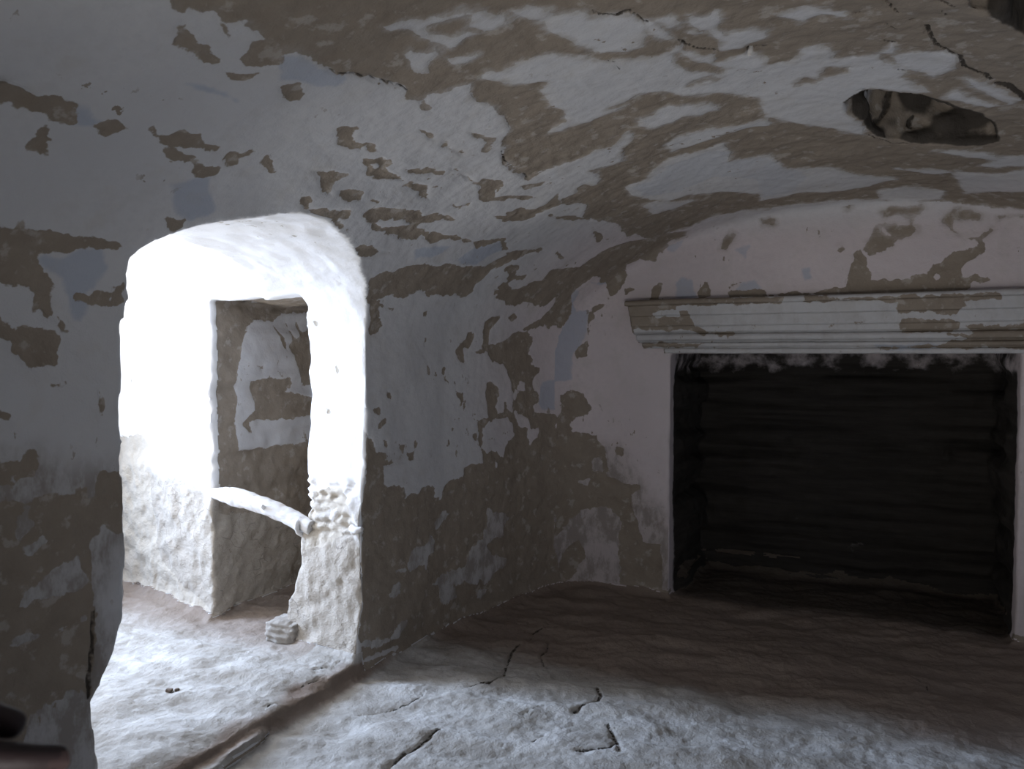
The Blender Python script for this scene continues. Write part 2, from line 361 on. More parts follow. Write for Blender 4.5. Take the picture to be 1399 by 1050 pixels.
    ('vault', 'mud', [(0.504,1.02),(0.503,1.059),(0.512,1.082),(0.508,1.114),(0.512,1.144),(0.506,1.179),(0.516,1.185),(0.505,1.203),(0.514,1.219),(0.512,1.251),(0.502,1.265),(0.505,1.3),(0.498,1.324),(0.495,1.262),(0.483,1.217),(0.47,1.202),(0.463,1.175),(0.466,1.146),(0.46,1.129),(0.44,1.139),(0.429,1.157),(0.419,1.185),(0.402,1.195),(0.393,1.187),(0.369,1.206),(0.343,1.212),(0.327,1.226),(0.311,1.238),(0.309,1.228),(0.331,1.214),(0.332,1.191),(0.35,1.164),(0.349,1.157),(0.382,1.143),(0.392,1.135),(0.397,1.092),(0.398,1.049)]),
    ('vault', 'blue', [(0.45,1.132),(0.464,1.146),(0.463,1.194),(0.484,1.226),(0.49,1.275),(0.456,1.3),(0.424,1.293),(0.401,1.285),(0.39,1.263),(0.36,1.281),(0.329,1.271),(0.333,1.251),(0.387,1.228),(0.415,1.195),(0.426,1.168)]),
    ('vault', 'mud', [(0.38,1.25),(0.382,1.28),(0.394,1.292),(0.392,1.324),(0.377,1.337),(0.405,1.342),(0.411,1.357),(0.379,1.37),(0.361,1.344),(0.368,1.305),(0.375,1.277)]),
    ('vault', 'mud', [(0.333,1.063),(0.319,1.095),(0.308,1.119),(0.311,1.146),(0.317,1.174),(0.304,1.204),(0.29,1.222),(0.262,1.218),(0.237,1.212),(0.24,1.197),(0.228,1.147),(0.246,1.129),(0.262,1.122),(0.264,1.108),(0.285,1.114),(0.29,1.105),(0.295,1.065)]),
    ('vault', 'mud', [(0.278,1.251),(0.264,1.284),(0.26,1.274),(0.264,1.261),(0.27,1.256)]),
    ('vault', 'mud', [(0.207,1.188),(0.201,1.2),(0.197,1.215),(0.196,1.195)]),
    ('vault', 'mud', [(0.21,1.23),(0.21,1.251),(0.204,1.245),(0.205,1.233)]),
    ('vault', 'mud_5_line', [(0.18,1.321),(0.158,1.326),(0.132,1.324)]),
    ('vault', 'mud', [(0.157,1.059),(0.151,1.086),(0.145,1.1),(0.132,1.105),(0.136,1.082),(0.147,1.06)]),
    ('vault', 'mud', [(0.066,1.032),(0.053,1.092),(0.05,1.122),(0.065,1.138),(0.067,1.158),(0.049,1.163),(0.022,1.152),(0.022,1.121),(-0.022,1.097),(-0.035,1.135),(-0.028,1.19),(-0.025,1.242),(-0.026,1.278),(-0.045,1.306),(0.005,1.326),(-0.112,2.628),(-0.139,1.372),(-0.116,1.323),(-0.139,1.289),(-0.214,1.291),(-0.295,1.293),(-0.311,1.217),(-0.3,1.126),(-0.315,1.208),(-0.301,1.288),(-0.373,1.289),(-0.458,1.273),(-0.454,1.196),(-0.457,1.127),(-0.547,1.098),(-0.537,1.012)]),
    ('vault', 'mud-', [(-0.086,1.113),(-0.047,1.126),(-0.037,1.15),(-0.062,1.133),(-0.085,1.148),(-0.107,1.116)]),
    ('vault', 'mud-', [(-0.139,1.104),(-0.131,1.131),(-0.11,1.17),(-0.122,1.174),(-0.143,1.138),(-0.148,1.111)]),
    ('vault', 'mud-', [(-0.001,1.045),(0.012,1.091),(0.037,1.114),(0.029,1.121),(-0.005,1.098),(-0.028,1.044)]),
    ('vault', 'mud-', [(-0.239,1.098),(-0.208,1.137),(-0.193,1.194),(-0.17,1.255),(-0.226,1.282),(-0.243,1.228),(-0.234,1.161),(-0.246,1.113)]),
    ('vault', 'mud-', [(-0.302,1.134),(-0.306,1.2),(-0.301,1.288),(-0.31,1.269),(-0.311,1.191),(-0.309,1.087),(-0.303,1.087)]),
    ('vault', 'mud-', [(-0.455,1.179),(-0.45,1.205),(-0.444,1.26),(-0.455,1.264),(-0.455,1.222)]),
    ('vault', 'mud', [(0.153,1.1),(0.149,1.112),(0.089,1.108),(0.112,1.116),(0.131,1.125),(0.139,1.12)]),
    ('vault', 'mud', [(0.803,1.704),(0.822,1.757),(0.824,1.833),(0.793,1.812),(0.766,1.811),(0.748,1.85),(0.752,1.81),(0.78,1.765)]),
    ('vault', 'mud', [(0.771,1.857),(0.777,1.88),(0.78,1.954),(0.759,1.971),(0.742,1.928),(0.755,1.878)]),
    ('vault', 'mud', [(0.772,2.011),(0.777,2.055),(0.766,2.055),(0.763,2.031)]),
    ('vault', 'mud', [(0.719,1.759),(0.724,1.78),(0.694,1.82),(0.707,1.893),(0.719,1.969),(0.694,1.986),(0.683,1.963),(0.662,2.008),(0.652,1.978),(0.659,1.917),(0.676,1.848),(0.683,1.802),(0.697,1.779)]),
    ('vault', 'mud', [(0.721,2.032),(0.745,2.054),(0.769,2.161),(0.783,2.262),(0.766,2.315),(0.797,2.37),(0.79,2.467),(0.76,2.405),(0.741,2.368),(0.722,2.363),(0.719,2.42),(0.723,2.529),(0.739,2.613),(0.731,2.676),(0.718,2.642),(0.718,2.547),(0.699,2.506),(0.676,2.483),(0.689,2.419),(0.659,2.352),(0.673,2.243),(0.68,2.144),(0.699,2.095)]),
    ('vault', 'mud-', [(0.696,2.121),(0.729,2.167),(0.734,2.236),(0.721,2.306),(0.702,2.243),(0.683,2.183)]),
    ('vault', 'mud', [(0.843,2.068),(0.873,2.084),(0.875,2.177),(0.832,2.248),(0.821,2.204),(0.845,2.167)]),
    ('vault', 'mud', [(0.597,2.152),(0.611,2.176),(0.613,2.247),(0.609,2.296),(0.611,2.35),(0.599,2.298),(0.576,2.259),(0.576,2.226)]),
    ('vault', 'mud', [(0.948,1.637),(0.969,1.682),(0.929,1.721),(0.926,1.764),(0.911,1.781),(0.901,1.735),(0.901,1.693)]),
    ('vault', 'mud', [(0.938,1.763),(0.942,1.782),(0.926,1.84),(0.915,1.822),(0.919,1.79)]),
    ('vault', 'mud', [(0.887,1.826),(0.89,1.856),(0.914,1.874),(0.899,1.925),(0.882,1.926),(0.873,1.985),(0.867,2.048),(0.845,1.952),(0.85,1.893)]),
    ('vault', 'mud-', [(0.879,1.862),(0.895,1.883),(0.878,1.915),(0.861,1.903)]),
    ('vault', 'mud', [(0.902,2.004),(0.923,2.057),(0.942,2.069),(0.937,2.109),(0.946,2.16),(0.934,2.169),(0.916,2.133),(0.898,2.035)]),
    ('vault', 'mud', [(1.045,1.856),(1.055,1.906),(1.034,1.96),(1.03,1.927)]),
    ('vault', 'mud', [(1.048,1.99),(1.05,2.006),(1.036,2.05),(1.045,2.115),(1.025,2.132),(1.024,2.081),(1.022,2.001)]),
    ('vault', 'mud', [(1.116,2.015),(1.121,2.053),(1.132,2.124),(1.079,2.19),(1.073,2.163),(1.11,2.129),(1.106,2.058)]),
    ('vault', 'mud', [(0.966,2.158),(0.976,2.187),(0.969,2.213),(0.959,2.183)]),
    ('vault', 'mud', [(0.963,2.241),(0.964,2.28),(0.96,2.34),(0.981,2.339),(0.99,2.382),(1.011,2.437),(0.963,2.464),(0.937,2.497),(0.974,2.561),(1.015,2.708),(0.956,2.595),(0.907,2.51),(0.897,2.456),(0.927,2.406),(0.95,2.355),(0.945,2.309)]),
    ('vault', 'mud', [(0.847,2.367),(0.841,2.411),(0.879,2.439),(0.857,2.452),(0.829,2.419)]),
    ('vault', 'mud', [(0.86,2.616),(0.877,2.665),(0.927,2.673),(0.961,2.751),(1.037,2.772),(1.033,2.83),(0.956,2.807),(0.898,2.8),(0.859,2.7)]),
    ('vault', 'mud', [(1.107,2.237),(1.076,2.317),(1.07,2.451),(1.06,2.494),(1.098,2.489),(1.131,2.519),(1.053,2.506),(1.056,2.45),(1.06,2.332)]),
    ('vault', 'mud', [(1.019,2.53),(1.054,2.561),(1.094,2.596),(1.05,2.598),(1.019,2.559)]),
    ('vault', 'mud', [(0.783,2.668),(0.805,2.671),(0.804,2.686),(0.782,2.682)]),
    ('vault', 'blue', [(0.643,2.442),(0.662,2.49),(0.688,2.589),(0.656,2.584),(0.626,2.553),(0.622,2.493),(0.604,2.478)]),
    ('vault', 'mud', [(0.731,2.676),(0.752,2.739),(0.791,2.821),(0.743,2.917),(0.738,2.895),(0.765,2.82),(0.734,2.766),(0.707,2.727)]),
    ('vault', 'blue', [(0.644,2.69),(0.711,2.709),(0.747,2.76),(0.771,2.825),(0.738,2.895),(0.689,2.838),(0.644,2.819),(0.63,2.731)]),
    ('vault', 'mud', [(0.515,2.315),(0.532,2.364),(0.551,2.426),(0.578,2.459),(0.603,2.536),(0.602,2.628),(0.622,2.67),(0.626,2.736),(0.645,2.894),(0.686,2.931),(0.735,2.97),(0.768,3.039),(0.802,3.11),(0.789,3.148),(0.741,3.064),(0.69,2.991),(0.611,2.937),(0.556,2.923),(0.533,2.943),(0.503,2.905),(0.495,2.739),(0.498,2.701),(0.484,2.674),(0.499,2.611),(0.485,2.579),(0.474,2.546),(0.468,2.461),(0.448,2.425),(0.446,2.376)]),
    ('vault', 'mud', [(0.438,2.386),(0.438,2.431),(0.393,2.455),(0.358,2.488),(0.355,2.437),(0.39,2.405)]),
    ('vault', 'mud', [(0.645,3.067),(0.69,3.094),(0.645,3.13),(0.651,3.209),(0.609,3.118)]),
    ('vault', 'mud-', [(0.506,2.492),(0.509,2.514),(0.502,2.511),(0.502,2.496)]),
    ('vault', 'mud', [(0.539,3.081),(0.544,3.116),(0.57,3.081),(0.599,3.087),(0.577,3.186),(0.585,3.233),(0.608,3.247),(0.672,3.355),(0.549,3.502),(0.527,3.424),(0.538,3.317),(0.507,3.264),(0.538,3.171),(0.514,3.124)]),
    ('vault', 'mud', [(0.895,2.647),(0.936,2.725),(0.993,2.762),(1.074,2.729),(1.01,2.807),(0.951,2.814),(0.906,2.784),(0.866,2.743),(0.865,2.701)]),
    ('vault', 'mud', [(0.969,2.843),(0.96,2.897),(0.988,2.98),(1.019,3.096),(1.035,3.137),(1.014,3.163),(0.986,3.076),(0.954,2.965),(0.951,2.891)]),
    ('vault', 'mud', [(0.728,2.938),(0.768,3.038),(0.795,3.104),(0.792,3.141),(0.748,3.069),(0.716,2.996),(0.713,2.96)]),
    ('vault', 'mud', [(0.994,3.221),(0.973,3.351),(0.935,3.397),(0.96,3.286)]),
    ('vault', 'mud', [(0.815,3.21),(0.79,3.322),(0.783,3.299),(0.798,3.232)]),
    ('vault', 'mud', [(0.667,3.021),(0.69,3.093),(0.653,3.117),(0.635,3.065)]),
    ('vault', 'mud', [(0.627,3.077),(0.655,3.203),(0.63,3.207),(0.611,3.099)]),
    ('vault', 'mud', [(0.56,3.203),(0.627,3.264),(0.653,3.318),(0.709,3.319),(0.74,3.37),(0.776,3.477),(0.855,3.487),(0.925,3.489),(1.017,3.541),(1.117,3.624),(1.265,3.709),(1.219,3.768),(1.142,3.754),(1.079,3.786),(1.004,3.792),(0.965,3.791),(0.963,3.755),(0.914,3.747),(0.895,3.72),(0.844,3.79),(0.792,3.792),(0.719,3.791),(0.686,3.787),(0.723,3.782),(0.72,3.74),(0.768,3.675),(0.754,3.628),(0.703,3.633),(0.662,3.619),(0.626,3.613),(0.47,3.704),(0.432,3.493),(0.482,3.515),(0.507,3.554),(0.585,3.526),(0.59,3.496),(0.529,3.506),(0.53,3.447),(0.516,3.42),(0.539,3.384),(0.534,3.321),(0.544,3.221)]),
    ('back', 'mud', [(-1.071,1.647),(-1.145,1.673),(-1.215,1.649),(-1.21,1.586),(-1.238,1.551),(-1.276,1.498),(-1.305,1.489),(-1.315,1.536),(-1.277,1.634),(-1.201,1.721),(-1,1.762),(-0.999,1.736),(-1.022,1.71)]),
    ('vault', 'blue', [(0.633,3.592),(0.647,3.652),(0.602,3.7),(0.561,3.731),(0.595,3.761),(0.505,3.769),(0.47,3.704)]),
    ('vault', 'blue', [(0.819,3.646),(0.854,3.677),(0.832,3.767),(0.754,3.776),(0.718,3.735),(0.772,3.686)]),
    ('back', 'blue', [(-1.325,1.628),(-1.277,1.639),(-1.248,1.606),(-1.296,1.553),(-1.358,1.546),(-1.344,1.592)]),
    ('back', 'blue', [(-1.013,1.736),(-0.991,1.766),(-0.929,1.775),(-0.937,1.732),(-0.981,1.691),(-1.017,1.701)]),
    ('back', 'blue', [(-0.971,1.549),(-0.936,1.574),(-0.892,1.555),(-0.882,1.52),(-0.865,1.467),(-0.971,1.47)]),
    ('back', 'mud', [(-1.089,1.518),(-1.052,1.553),(-1.034,1.543),(-1.052,1.473),(-1.007,1.476),(-0.962,1.465),(-1.088,1.451),(-1.219,1.45),(-1.2,1.464),(-1.107,1.47)]),
    ('back', 'mud', [(-0.865,1.493),(-0.839,1.527),(-0.822,1.543),(-0.804,1.499),(-0.795,1.473),(-0.856,1.471)]),
    ('back', 'mud', [(-0.755,1.695),(-0.747,1.737),(-0.722,1.761),(-0.701,1.768),(-0.696,1.751),(-0.721,1.719),(-0.729,1.685)]),
    ('back', 'mud', [(-1.224,1.523),(-1.2,1.531),(-1.181,1.522),(-1.219,1.505)]),
    ('back', 'blue', [(-0.692,1.691),(-0.63,1.705),(-0.645,1.646),(-0.654,1.668)]),
    ('back', 'mud', [(-0.719,1.496),(-0.711,1.535),(-0.661,1.537),(-0.702,1.504),(-0.636,1.502),(-0.538,1.507),(-0.538,1.457),(-0.719,1.462)]),
    ('back', 'blue', [(-0.669,1.533),(-0.603,1.539),(-0.554,1.503),(-0.619,1.485),(-0.694,1.496)]),
    ('back', 'mud', [(-0.201,1.498),(-0.208,1.519),(-0.194,1.558),(-0.198,1.583),(-0.18,1.606),(-0.181,1.642),(-0.159,1.656),(-0.136,1.619),(-0.136,1.58),(-0.113,1.563),(-0.106,1.523),(-0.055,1.528),(0.037,1.525),(0.112,1.548),(0.126,1.582),(0.166,1.592),(0.192,1.625),(0.232,1.634),(0.311,1.648),(0.311,1.626),(0.279,1.597),(0.246,1.58),(0.227,1.555),(0.241,1.524),(0.287,1.525),(0.333,1.505),(0.301,1.495),(0.274,1.503),(0.268,1.477),(0.229,1.456),(-0.054,1.457),(-0.541,1.461),(-0.541,1.478),(-0.23,1.487)]),
    ('back', 'mud-', [(0.133,1.528),(0.143,1.539),(0.157,1.527),(0.144,1.516)]),
    ('back', 'mud', [(-0.064,1.82),(-0.032,1.837),(0.087,1.827),(0.081,1.793),(0.053,1.783),(0.047,1.757),(0.065,1.721),(0.041,1.703),(-0.015,1.691),(-0.022,1.664),(-0.057,1.643),(-0.115,1.634),(-0.137,1.659),(-0.13,1.69),(-0.116,1.721),(-0.088,1.759),(-0.059,1.768),(0.033,1.75),(0.04,1.773),(-0.003,1.792),(-0.06,1.796)]),
    ('back', 'mud-', [(-0.073,1.742),(-0.052,1.74),(-0.037,1.712),(-0.058,1.717)]),
    ('back', 'mud', [(0.156,1.757),(0.169,1.786),(0.203,1.799),(0.302,1.783),(0.302,1.753),(0.25,1.75),(0.203,1.761),(0.194,1.731),(0.244,1.686),(0.297,1.683),(0.335,1.714),(0.339,1.702),(0.3,1.671),(0.311,1.648),(0.301,1.649),(0.291,1.676),(0.248,1.671),(0.191,1.72)]),
    ('back', 'mud', [(-0.263,1.658),(-0.248,1.666),(-0.214,1.668),(-0.233,1.649),(-0.251,1.65)]),
    ('back', 'mud', [(0.357,1.757),(0.385,1.769),(0.448,1.761),(0.448,1.743),(0.386,1.755),(0.363,1.745)]),
    ('back', 'mud', [(-0.221,1.852),(-0.191,1.85),(-0.206,1.835)]),
    ('back', 'blue', [(-0.396,1.584),(-0.361,1.59),(-0.353,1.541),(-0.383,1.53)]),
    ('back', 'mud', [(-0.57,1.818),(-0.521,1.81),(-0.525,1.794),(-0.569,1.801)]),
    ('vault', 'mud', [(0.427,2.407),(0.433,2.434),(0.4,2.452),(0.364,2.483),(0.334,2.483),(0.318,2.456),(0.319,2.425),(0.396,2.403)]),
    ('vault', 'mud', [(0.544,3.083),(0.522,3.116),(0.513,3.181),(0.505,3.281),(0.518,3.31),(0.542,3.396),(0.522,3.455),(0.545,3.507),(0.583,3.513),(0.556,3.541),(0.514,3.534),(0.466,3.499),(0.405,3.421),(0.424,3.499),(0.45,3.523),(0.43,3.586),(0.464,3.62),(0.444,3.638),(0.454,3.679),(0.517,3.692),(0.656,3.59),(0.559,3.067)]),
    ('vault', 'mud', [(0.452,3.282),(0.467,3.307),(0.454,3.343),(0.44,3.318)]),
    ('vault', 'mud', [(0.284,2.974),(0.313,2.995),(0.334,3.038),(0.363,3.034),(0.363,3.083),(0.332,3.075),(0.302,3.057),(0.293,3.033),(0.243,3.033),(0.246,2.997)]),
    ('vault', 'mud', [(0.414,3.126),(0.443,3.171),(0.452,3.237),(0.417,3.217),(0.394,3.183),(0.362,3.179),(0.331,3.188),(0.326,3.24),(0.355,3.311),(0.389,3.389),(0.388,3.466),(0.378,3.495),(0.334,3.501),(0.299,3.485),(0.275,3.51),(0.24,3.503),(0.234,3.561),(0.207,3.567),(0.188,3.523),(0.153,3.523),(0.108,3.56),(0.063,3.551),(0.046,3.519),(0.019,3.517),(0.002,3.588),(0.009,3.63),(-0.019,3.697),(0.101,3.709),(0.144,3.735),(0.137,3.755),(0.075,3.765),(0.022,3.771),(-0,3.745),(-0.041,3.73),(-0.103,3.728),(-0.129,3.75),(-0.188,3.765),(-0.204,3.777),(-0.275,3.783),(-0.493,3.781),(-0.195,2.398),(0.008,2.411),(-0.019,2.446),(-0.063,2.456),(-0.074,2.506),(-0.123,2.497),(-0.188,2.518),(-0.18,2.599),(-0.199,2.692),(-0.191,2.893),(-0.212,2.937),(-0.186,3.018),(-0.172,3.076),(-0.181,3.145),(-0.126,3.14),(-0.101,3.123),(0.001,3.114),(0.014,3.151),(0.012,3.188),(0.075,3.185),(0.115,3.176),(0.161,3.186),(0.169,3.224),(0.137,3.26),(0.089,3.258),(0.057,3.245),(0.028,3.257),(0.03,3.297),(0.071,3.311),(0.037,3.325),(0.026,3.369),(0.103,3.367),(0.177,3.357),(0.241,3.307),(0.255,3.223),(0.292,3.182),(0.283,3.131),(0.277,3.082),(0.299,3.155),(0.345,3.159)]),
    ('back', 'mud', [(-1.529,0.475),(-1.53,0.875),(-1.52,0.989),(-1.48,1.027),(-1.44,1.019),(-1.409,0.963),(-1.39,0.917),(-1.449,0.896),(-1.474,0.858),(-1.469,0.801),(-1.419,0.785),(-1.369,0.74),(-1.33,0.733),(-1.311,0.678),(-1.31,0.492)]),
    ('vault', 'mud-', [(0.102,3.381),(0.165,3.422),(0.161,3.459),(0.127,3.458),(0.127,3.421),(0.089,3.388)]),
    ('vault', 'mud-', [(-0.032,3.147),(-0.004,3.186),(-0.002,3.284),(0.003,3.34),(-0.033,3.368),(-0.085,3.381),(-0.121,3.322),(-0.175,3.293),(-0.172,3.266),(-0.126,3.211),(-0.145,3.17),(-0.117,3.134),(-0.072,3.146)]),
    ('vault', 'mud-', [(0.025,3.391),(0.006,3.423),(-0.006,3.48),(-0.06,3.489),(-0.064,3.535),(-0.108,3.525),(-0.139,3.484),(-0.102,3.47),(-0.058,3.467),(-0.045,3.41)]),
    ('vault', 'mud-', [(-0.054,3.646),(-0.037,3.665),(-0.094,3.652)]),
    ('vault', 'mud-', [(-0.184,3.23),(-0.186,3.251),(-0.214,3.249),(-0.208,3.233)]),
    ('vault', 'blue', [(0.654,3.584),(0.666,3.631),(0.558,3.724),(0.574,3.758),(0.439,3.759),(0.336,3.738),(0.195,3.734),(0.177,3.68),(0.416,3.682),(0.526,3.689)]),
    ('back', 'blue', [(-1.501,1.534),(-1.461,1.532),(-1.451,1.42),(-1.401,1.419),(-1.411,1.289),(-1.47,1.206),(-1.48,1.074),(-1.561,1.064),(-1.541,1.3),(-1.501,1.403)]),
    ('back', 'mud', [(-1.47,1.206),(-1.411,1.28),(-1.401,1.401),(-1.372,1.446),(-1.315,1.454),(-1.372,1.418),(-1.401,1.354),(-1.41,1.187),(-1.46,1.168)]),
    ('vault', 'blue', [(0.172,3.573),(0.177,3.68),(0.173,3.729),(0.021,3.699),(0.026,3.567),(0.063,3.545)]),
    ('vault', 'mud', [(0.422,2.696),(0.423,2.718),(0.412,2.723),(0.412,2.706)]),
    ('vault', 'mud', [(0.329,2.753),(0.329,2.765),(0.302,2.77),(0.302,2.76)]),
    ('vault', 'mud', [(0.229,2.783),(0.229,2.799),(0.199,2.8),(0.196,2.783)]),
    ('vault', 'mud', [(0.219,2.887),(0.215,2.903),(0.195,2.898),(0.198,2.887)]),
    ('vault', 'mud', [(0.184,2.9),(0.181,2.941),(0.159,2.929),(0.163,2.909)]),
    ('vault', 'mud', [(0.163,2.969),(0.126,2.981),(0.111,3.016),(0.089,3.016),(0.108,2.992),(0.123,2.975)]),
    ('vault', 'mud', [(0.142,2.524),(0.135,2.555),(0.113,2.555),(0.12,2.529)]),
    ('vault', 'mud', [(0.09,2.429),(0.088,2.481),(0.069,2.475),(0.077,2.44)]),
    ('vault', 'mud', [(0.017,2.474),(0.035,2.484),(0.057,2.529),(0.038,2.528),(0.013,2.489)]),
    ('vault', 'mud', [(-0.023,2.504),(-0.028,2.527),(-0.05,2.522),(-0.045,2.505)]),
    ('vault', 'mud', [(-0.051,2.601),(-0.054,2.638),(-0.079,2.624),(-0.067,2.603)]),
    ('vault', 'mud', [(-0.053,2.7),(-0.055,2.722),(-0.071,2.71),(-0.067,2.699)]),
    ('vault', 'mud', [(-0.089,2.658),(-0.083,2.693),(-0.11,2.697),(-0.113,2.668)]),
    ('vault', 'mud', [(0.006,2.538),(-0.002,2.55),(-0.014,2.548),(-0.01,2.538)]),
    ('vault', 'mud', [(-0.06,2.928),(-0.053,2.939),(-0.082,2.938),(-0.081,2.927)]),
    ('vault', 'mud', [(-0.01,2.945),(-0.015,2.962),(-0.025,2.95)]),
    ('vault', 'mud', [(-0.051,3.087),(-0.048,3.1),(-0.075,3.1),(-0.074,3.089)]),
    ('vault', 'mud', [(0.019,2.945),(0.008,3.008),(0.016,2.997)]),
    ('vault', 'mud', [(-0.127,2.535),(-0.129,2.546),(-0.15,2.543),(-0.146,2.535)]),
    ('vault', 'mud', [(-0.183,2.697),(-0.187,2.727),(-0.204,2.727),(-0.2,2.704)]),
    ('vault', 'mud', [(-0.088,2.408),(-0.097,2.496),(-0.18,2.507),(-0.242,2.658),(-0.272,2.832),(-0.218,2.936),(-0.188,3.03),(-0.269,3.732),(-0.864,3.711),(-0.831,3.53),(-0.794,3.269),(-0.751,3.018),(-0.71,2.628),(-0.683,2.378),(-0.609,2.362),(-0.456,2.376)]),
    ('vault', 'mud-', [(-0.11,2.496),(-0.173,3.03),(-0.223,3.023),(-0.218,2.936),(-0.241,2.901),(-0.279,2.877),(-0.272,2.832),(-0.23,2.825),(-0.22,2.751),(-0.243,2.727),(-0.23,2.681),(-0.242,2.658),(-0.197,2.635),(-0.181,2.563),(-0.18,2.507)]),
    ('vault', 'mud-', [(-0.457,2.65),(-0.429,2.663),(-0.418,2.701),(-0.42,2.777),(-0.405,2.802),(-0.431,2.836),(-0.468,2.829),(-0.472,2.79),(-0.506,2.775),(-0.481,2.739),(-0.491,2.7),(-0.495,2.663),(-0.478,2.582),(-0.478,2.638)]),
    ('vault', 'mud-', [(-0.525,3.058),(-0.495,3.108),(-0.486,3.16),(-0.435,3.187),(-0.385,3.189),(-0.403,3.24),(-0.413,3.293),(-0.448,3.352),(-0.467,3.302),(-0.504,3.305),(-0.507,3.224),(-0.52,3.186),(-0.556,3.224),(-0.603,3.328),(-0.627,3.314),(-0.634,3.235),(-0.663,3.171),(-0.628,3.133),(-0.65,3.122),(-0.604,2.964),(-0.652,2.99),(-0.66,2.928),(-0.648,2.879),(-0.598,2.867),(-0.574,2.809),(-0.553,2.853),(-0.56,2.964),(-0.565,3.033)]),
    ('vault', 'mud-', [(-0.547,2.535),(-0.521,2.571),(-0.516,2.6),(-0.55,2.602),(-0.553,2.565)]),
    ('vault', 'mud-', [(-0.358,2.83),(-0.336,2.898),(-0.345,2.944),(-0.37,2.9),(-0.389,2.858)]),
    ('vault', 'mud-', [(-0.644,2.379),(-0.647,2.447),(-0.659,2.553),(-0.641,2.611),(-0.637,2.66),(-0.658,2.633),(-0.677,2.564),(-0.683,2.498),(-0.662,2.428)]),
    ('vault', 'mud-', [(-0.662,3.122),(-0.679,3.184),(-0.697,3.159),(-0.687,3.123)]),
    ('back', 'mud', [(-1.522,0.883),(-1.483,1.031),(-1.444,1.007),(-1.392,0.936),(-1.399,0.911),(-1.47,0.873),(-1.476,0.811),(-1.417,0.777),(-1.353,0.732),(-1.315,0.662),(-1.315,0.613),(-1.353,0.587),(-1.277,0.58),(-1.215,0.548),(-1.141,0.554),(-1.141,0.53),(-1.184,0.515),(-1.177,0.456),(-1.152,0.363),(-1.127,0.27),(-1.031,0.268),(-1.03,0.151),(-1.017,-0.025),(-0.97,-0.018),(-0.899,-0.125),(-1.935,-0.283),(-1.849,-0.011),(-1.723,0.385),(-1.628,0.83)]),
    ('back', 'mud-', [(-1.391,0.657),(-1.353,0.696),(-1.328,0.661),(-1.327,0.613),(-1.378,0.609)]),
    ('back', 'mud-', [(-1.607,0.37),(-1.534,0.377),(-1.534,0.302),(-1.429,0.41),(-1.339,0.43),(-1.289,0.422),(-1.238,0.355),(-1.25,0.233),(-1.237,0.03),(-1.299,-0.015),(-1.35,0.015),(-1.389,-0.027),(-1.48,-0.027),(-1.613,-0.032)]),
    ('back', 'mud-', [(-1.601,0.52),(-1.574,0.547),(-1.567,0.448),(-1.601,0.433)]),
    ('back', 'mud-', [(-1.443,0.556),(-1.391,0.572),(-1.404,0.535)]),
    ('back', 'mud', [(-1.52,0.192),(-1.441,0.262),(-1.415,0.179),(-1.467,0.062),(-1.533,0.028)]),
    ('back', 'mud', [(-1.265,0.73),(-1.234,0.726),(-1.234,0.696),(-1.259,0.701)]),
    ('north', 'mud', [(-2.185,1.453),(-2.111,1.444),(-2.089,1.4),(-2.179,1.403)]),
    ('north', 'mud', [(-2.046,0.666),(-1.896,0.694),(-1.861,0.617),(-1.862,0.554),(-1.94,0.48),(-2.079,0.437),(-2.084,0.569)]),
    ('north', 'mud-', [(-2.048,0.572),(-1.903,0.613),(-1.939,0.567),(-2.03,0.544)]),
    ('north', 'dirt', [(-3.243,0.671),(-2.978,0.662),(-2.818,0.65),(-2.664,0.607),(-2.601,0.555),(-2.614,-0.115),(-3.584,-0.281),(-3.554,0.652)]),
    ('north', 'mud', [(-3.444,0.798),(-3.2,0.823),(-3.162,0.771),(-3.192,0.736),(-3.144,0.711),(-3.125,0.679),(-3.156,0.609),(-3.13,0.476),(-3.105,0.344),(-3.059,0.248),(-2.897,0.168),(-2.74,0.117),(-2.61,0.071),(-3.584,-0.281),(-3.549,0.828)]),
    ('north', 'dirt', [(-2.161,0.443),(-1.834,0.591),(-1.84,-0.098),(-2.366,-0.197),(-2.361,0.114)]),
    ('north', 'mud', [(-2.039,1.327),(-2.028,1.327),(-2.028,1.309),(-2.039,1.31)]),
    ('north', 'mud', [(-1.975,1.24),(-1.965,1.217),(-1.975,1.212)]),
    ('north', 'mud', [(-1.933,1.155),(-1.919,1.132),(-1.934,1.126)]),
    ('north', 'mud', [(-1.988,0.996),(-1.964,0.977),(-1.985,0.968)]),
    ('inner', 'mud', [(2.472,1.431),(3.212,1.476),(3.212,1.421),(3.1,1.415),(2.994,1.399),(2.917,1.389),(2.843,1.351),(2.726,1.36),(2.681,1.312),(2.649,1.246),(2.634,1.148),(2.615,0.822),(2.632,0.771),(2.694,0.768),(2.834,0.76),(2.984,0.769),(3.202,0.765),(3.197,0.389),(2.455,0.523)]),
    ('inner', 'mud', [(2.699,1.081),(2.963,1.091),(2.978,1.044),(2.937,1.021),(3.067,0.997),(3.149,0.975),(3.175,0.843),(2.934,0.844),(2.695,0.848),(2.651,0.885),(2.742,0.945)]),
    ('inner', 'mud', [(2.966,1.25),(3.154,1.363),(3.184,1.066),(3.067,1.033),(3.016,1.143)]),
    ('inner', 'mud', [(2.853,1.334),(2.916,1.277),(2.965,1.214),(2.911,1.263)]),
    ('inner', 'mud', [(2.942,1.355),(3.018,1.268),(3.054,1.179),(2.982,1.268)]),
    ('inner', 'mud', [(3.019,1.358),(3.098,1.251),(3.118,1.142),(3.044,1.251)]),
    ('inner', 'mud', [(2.746,1.147),(2.792,1.153),(2.782,1.119)]),
    ('inner', 'mud', [(2.885,0.936),(2.946,0.932),(2.91,0.892)]),
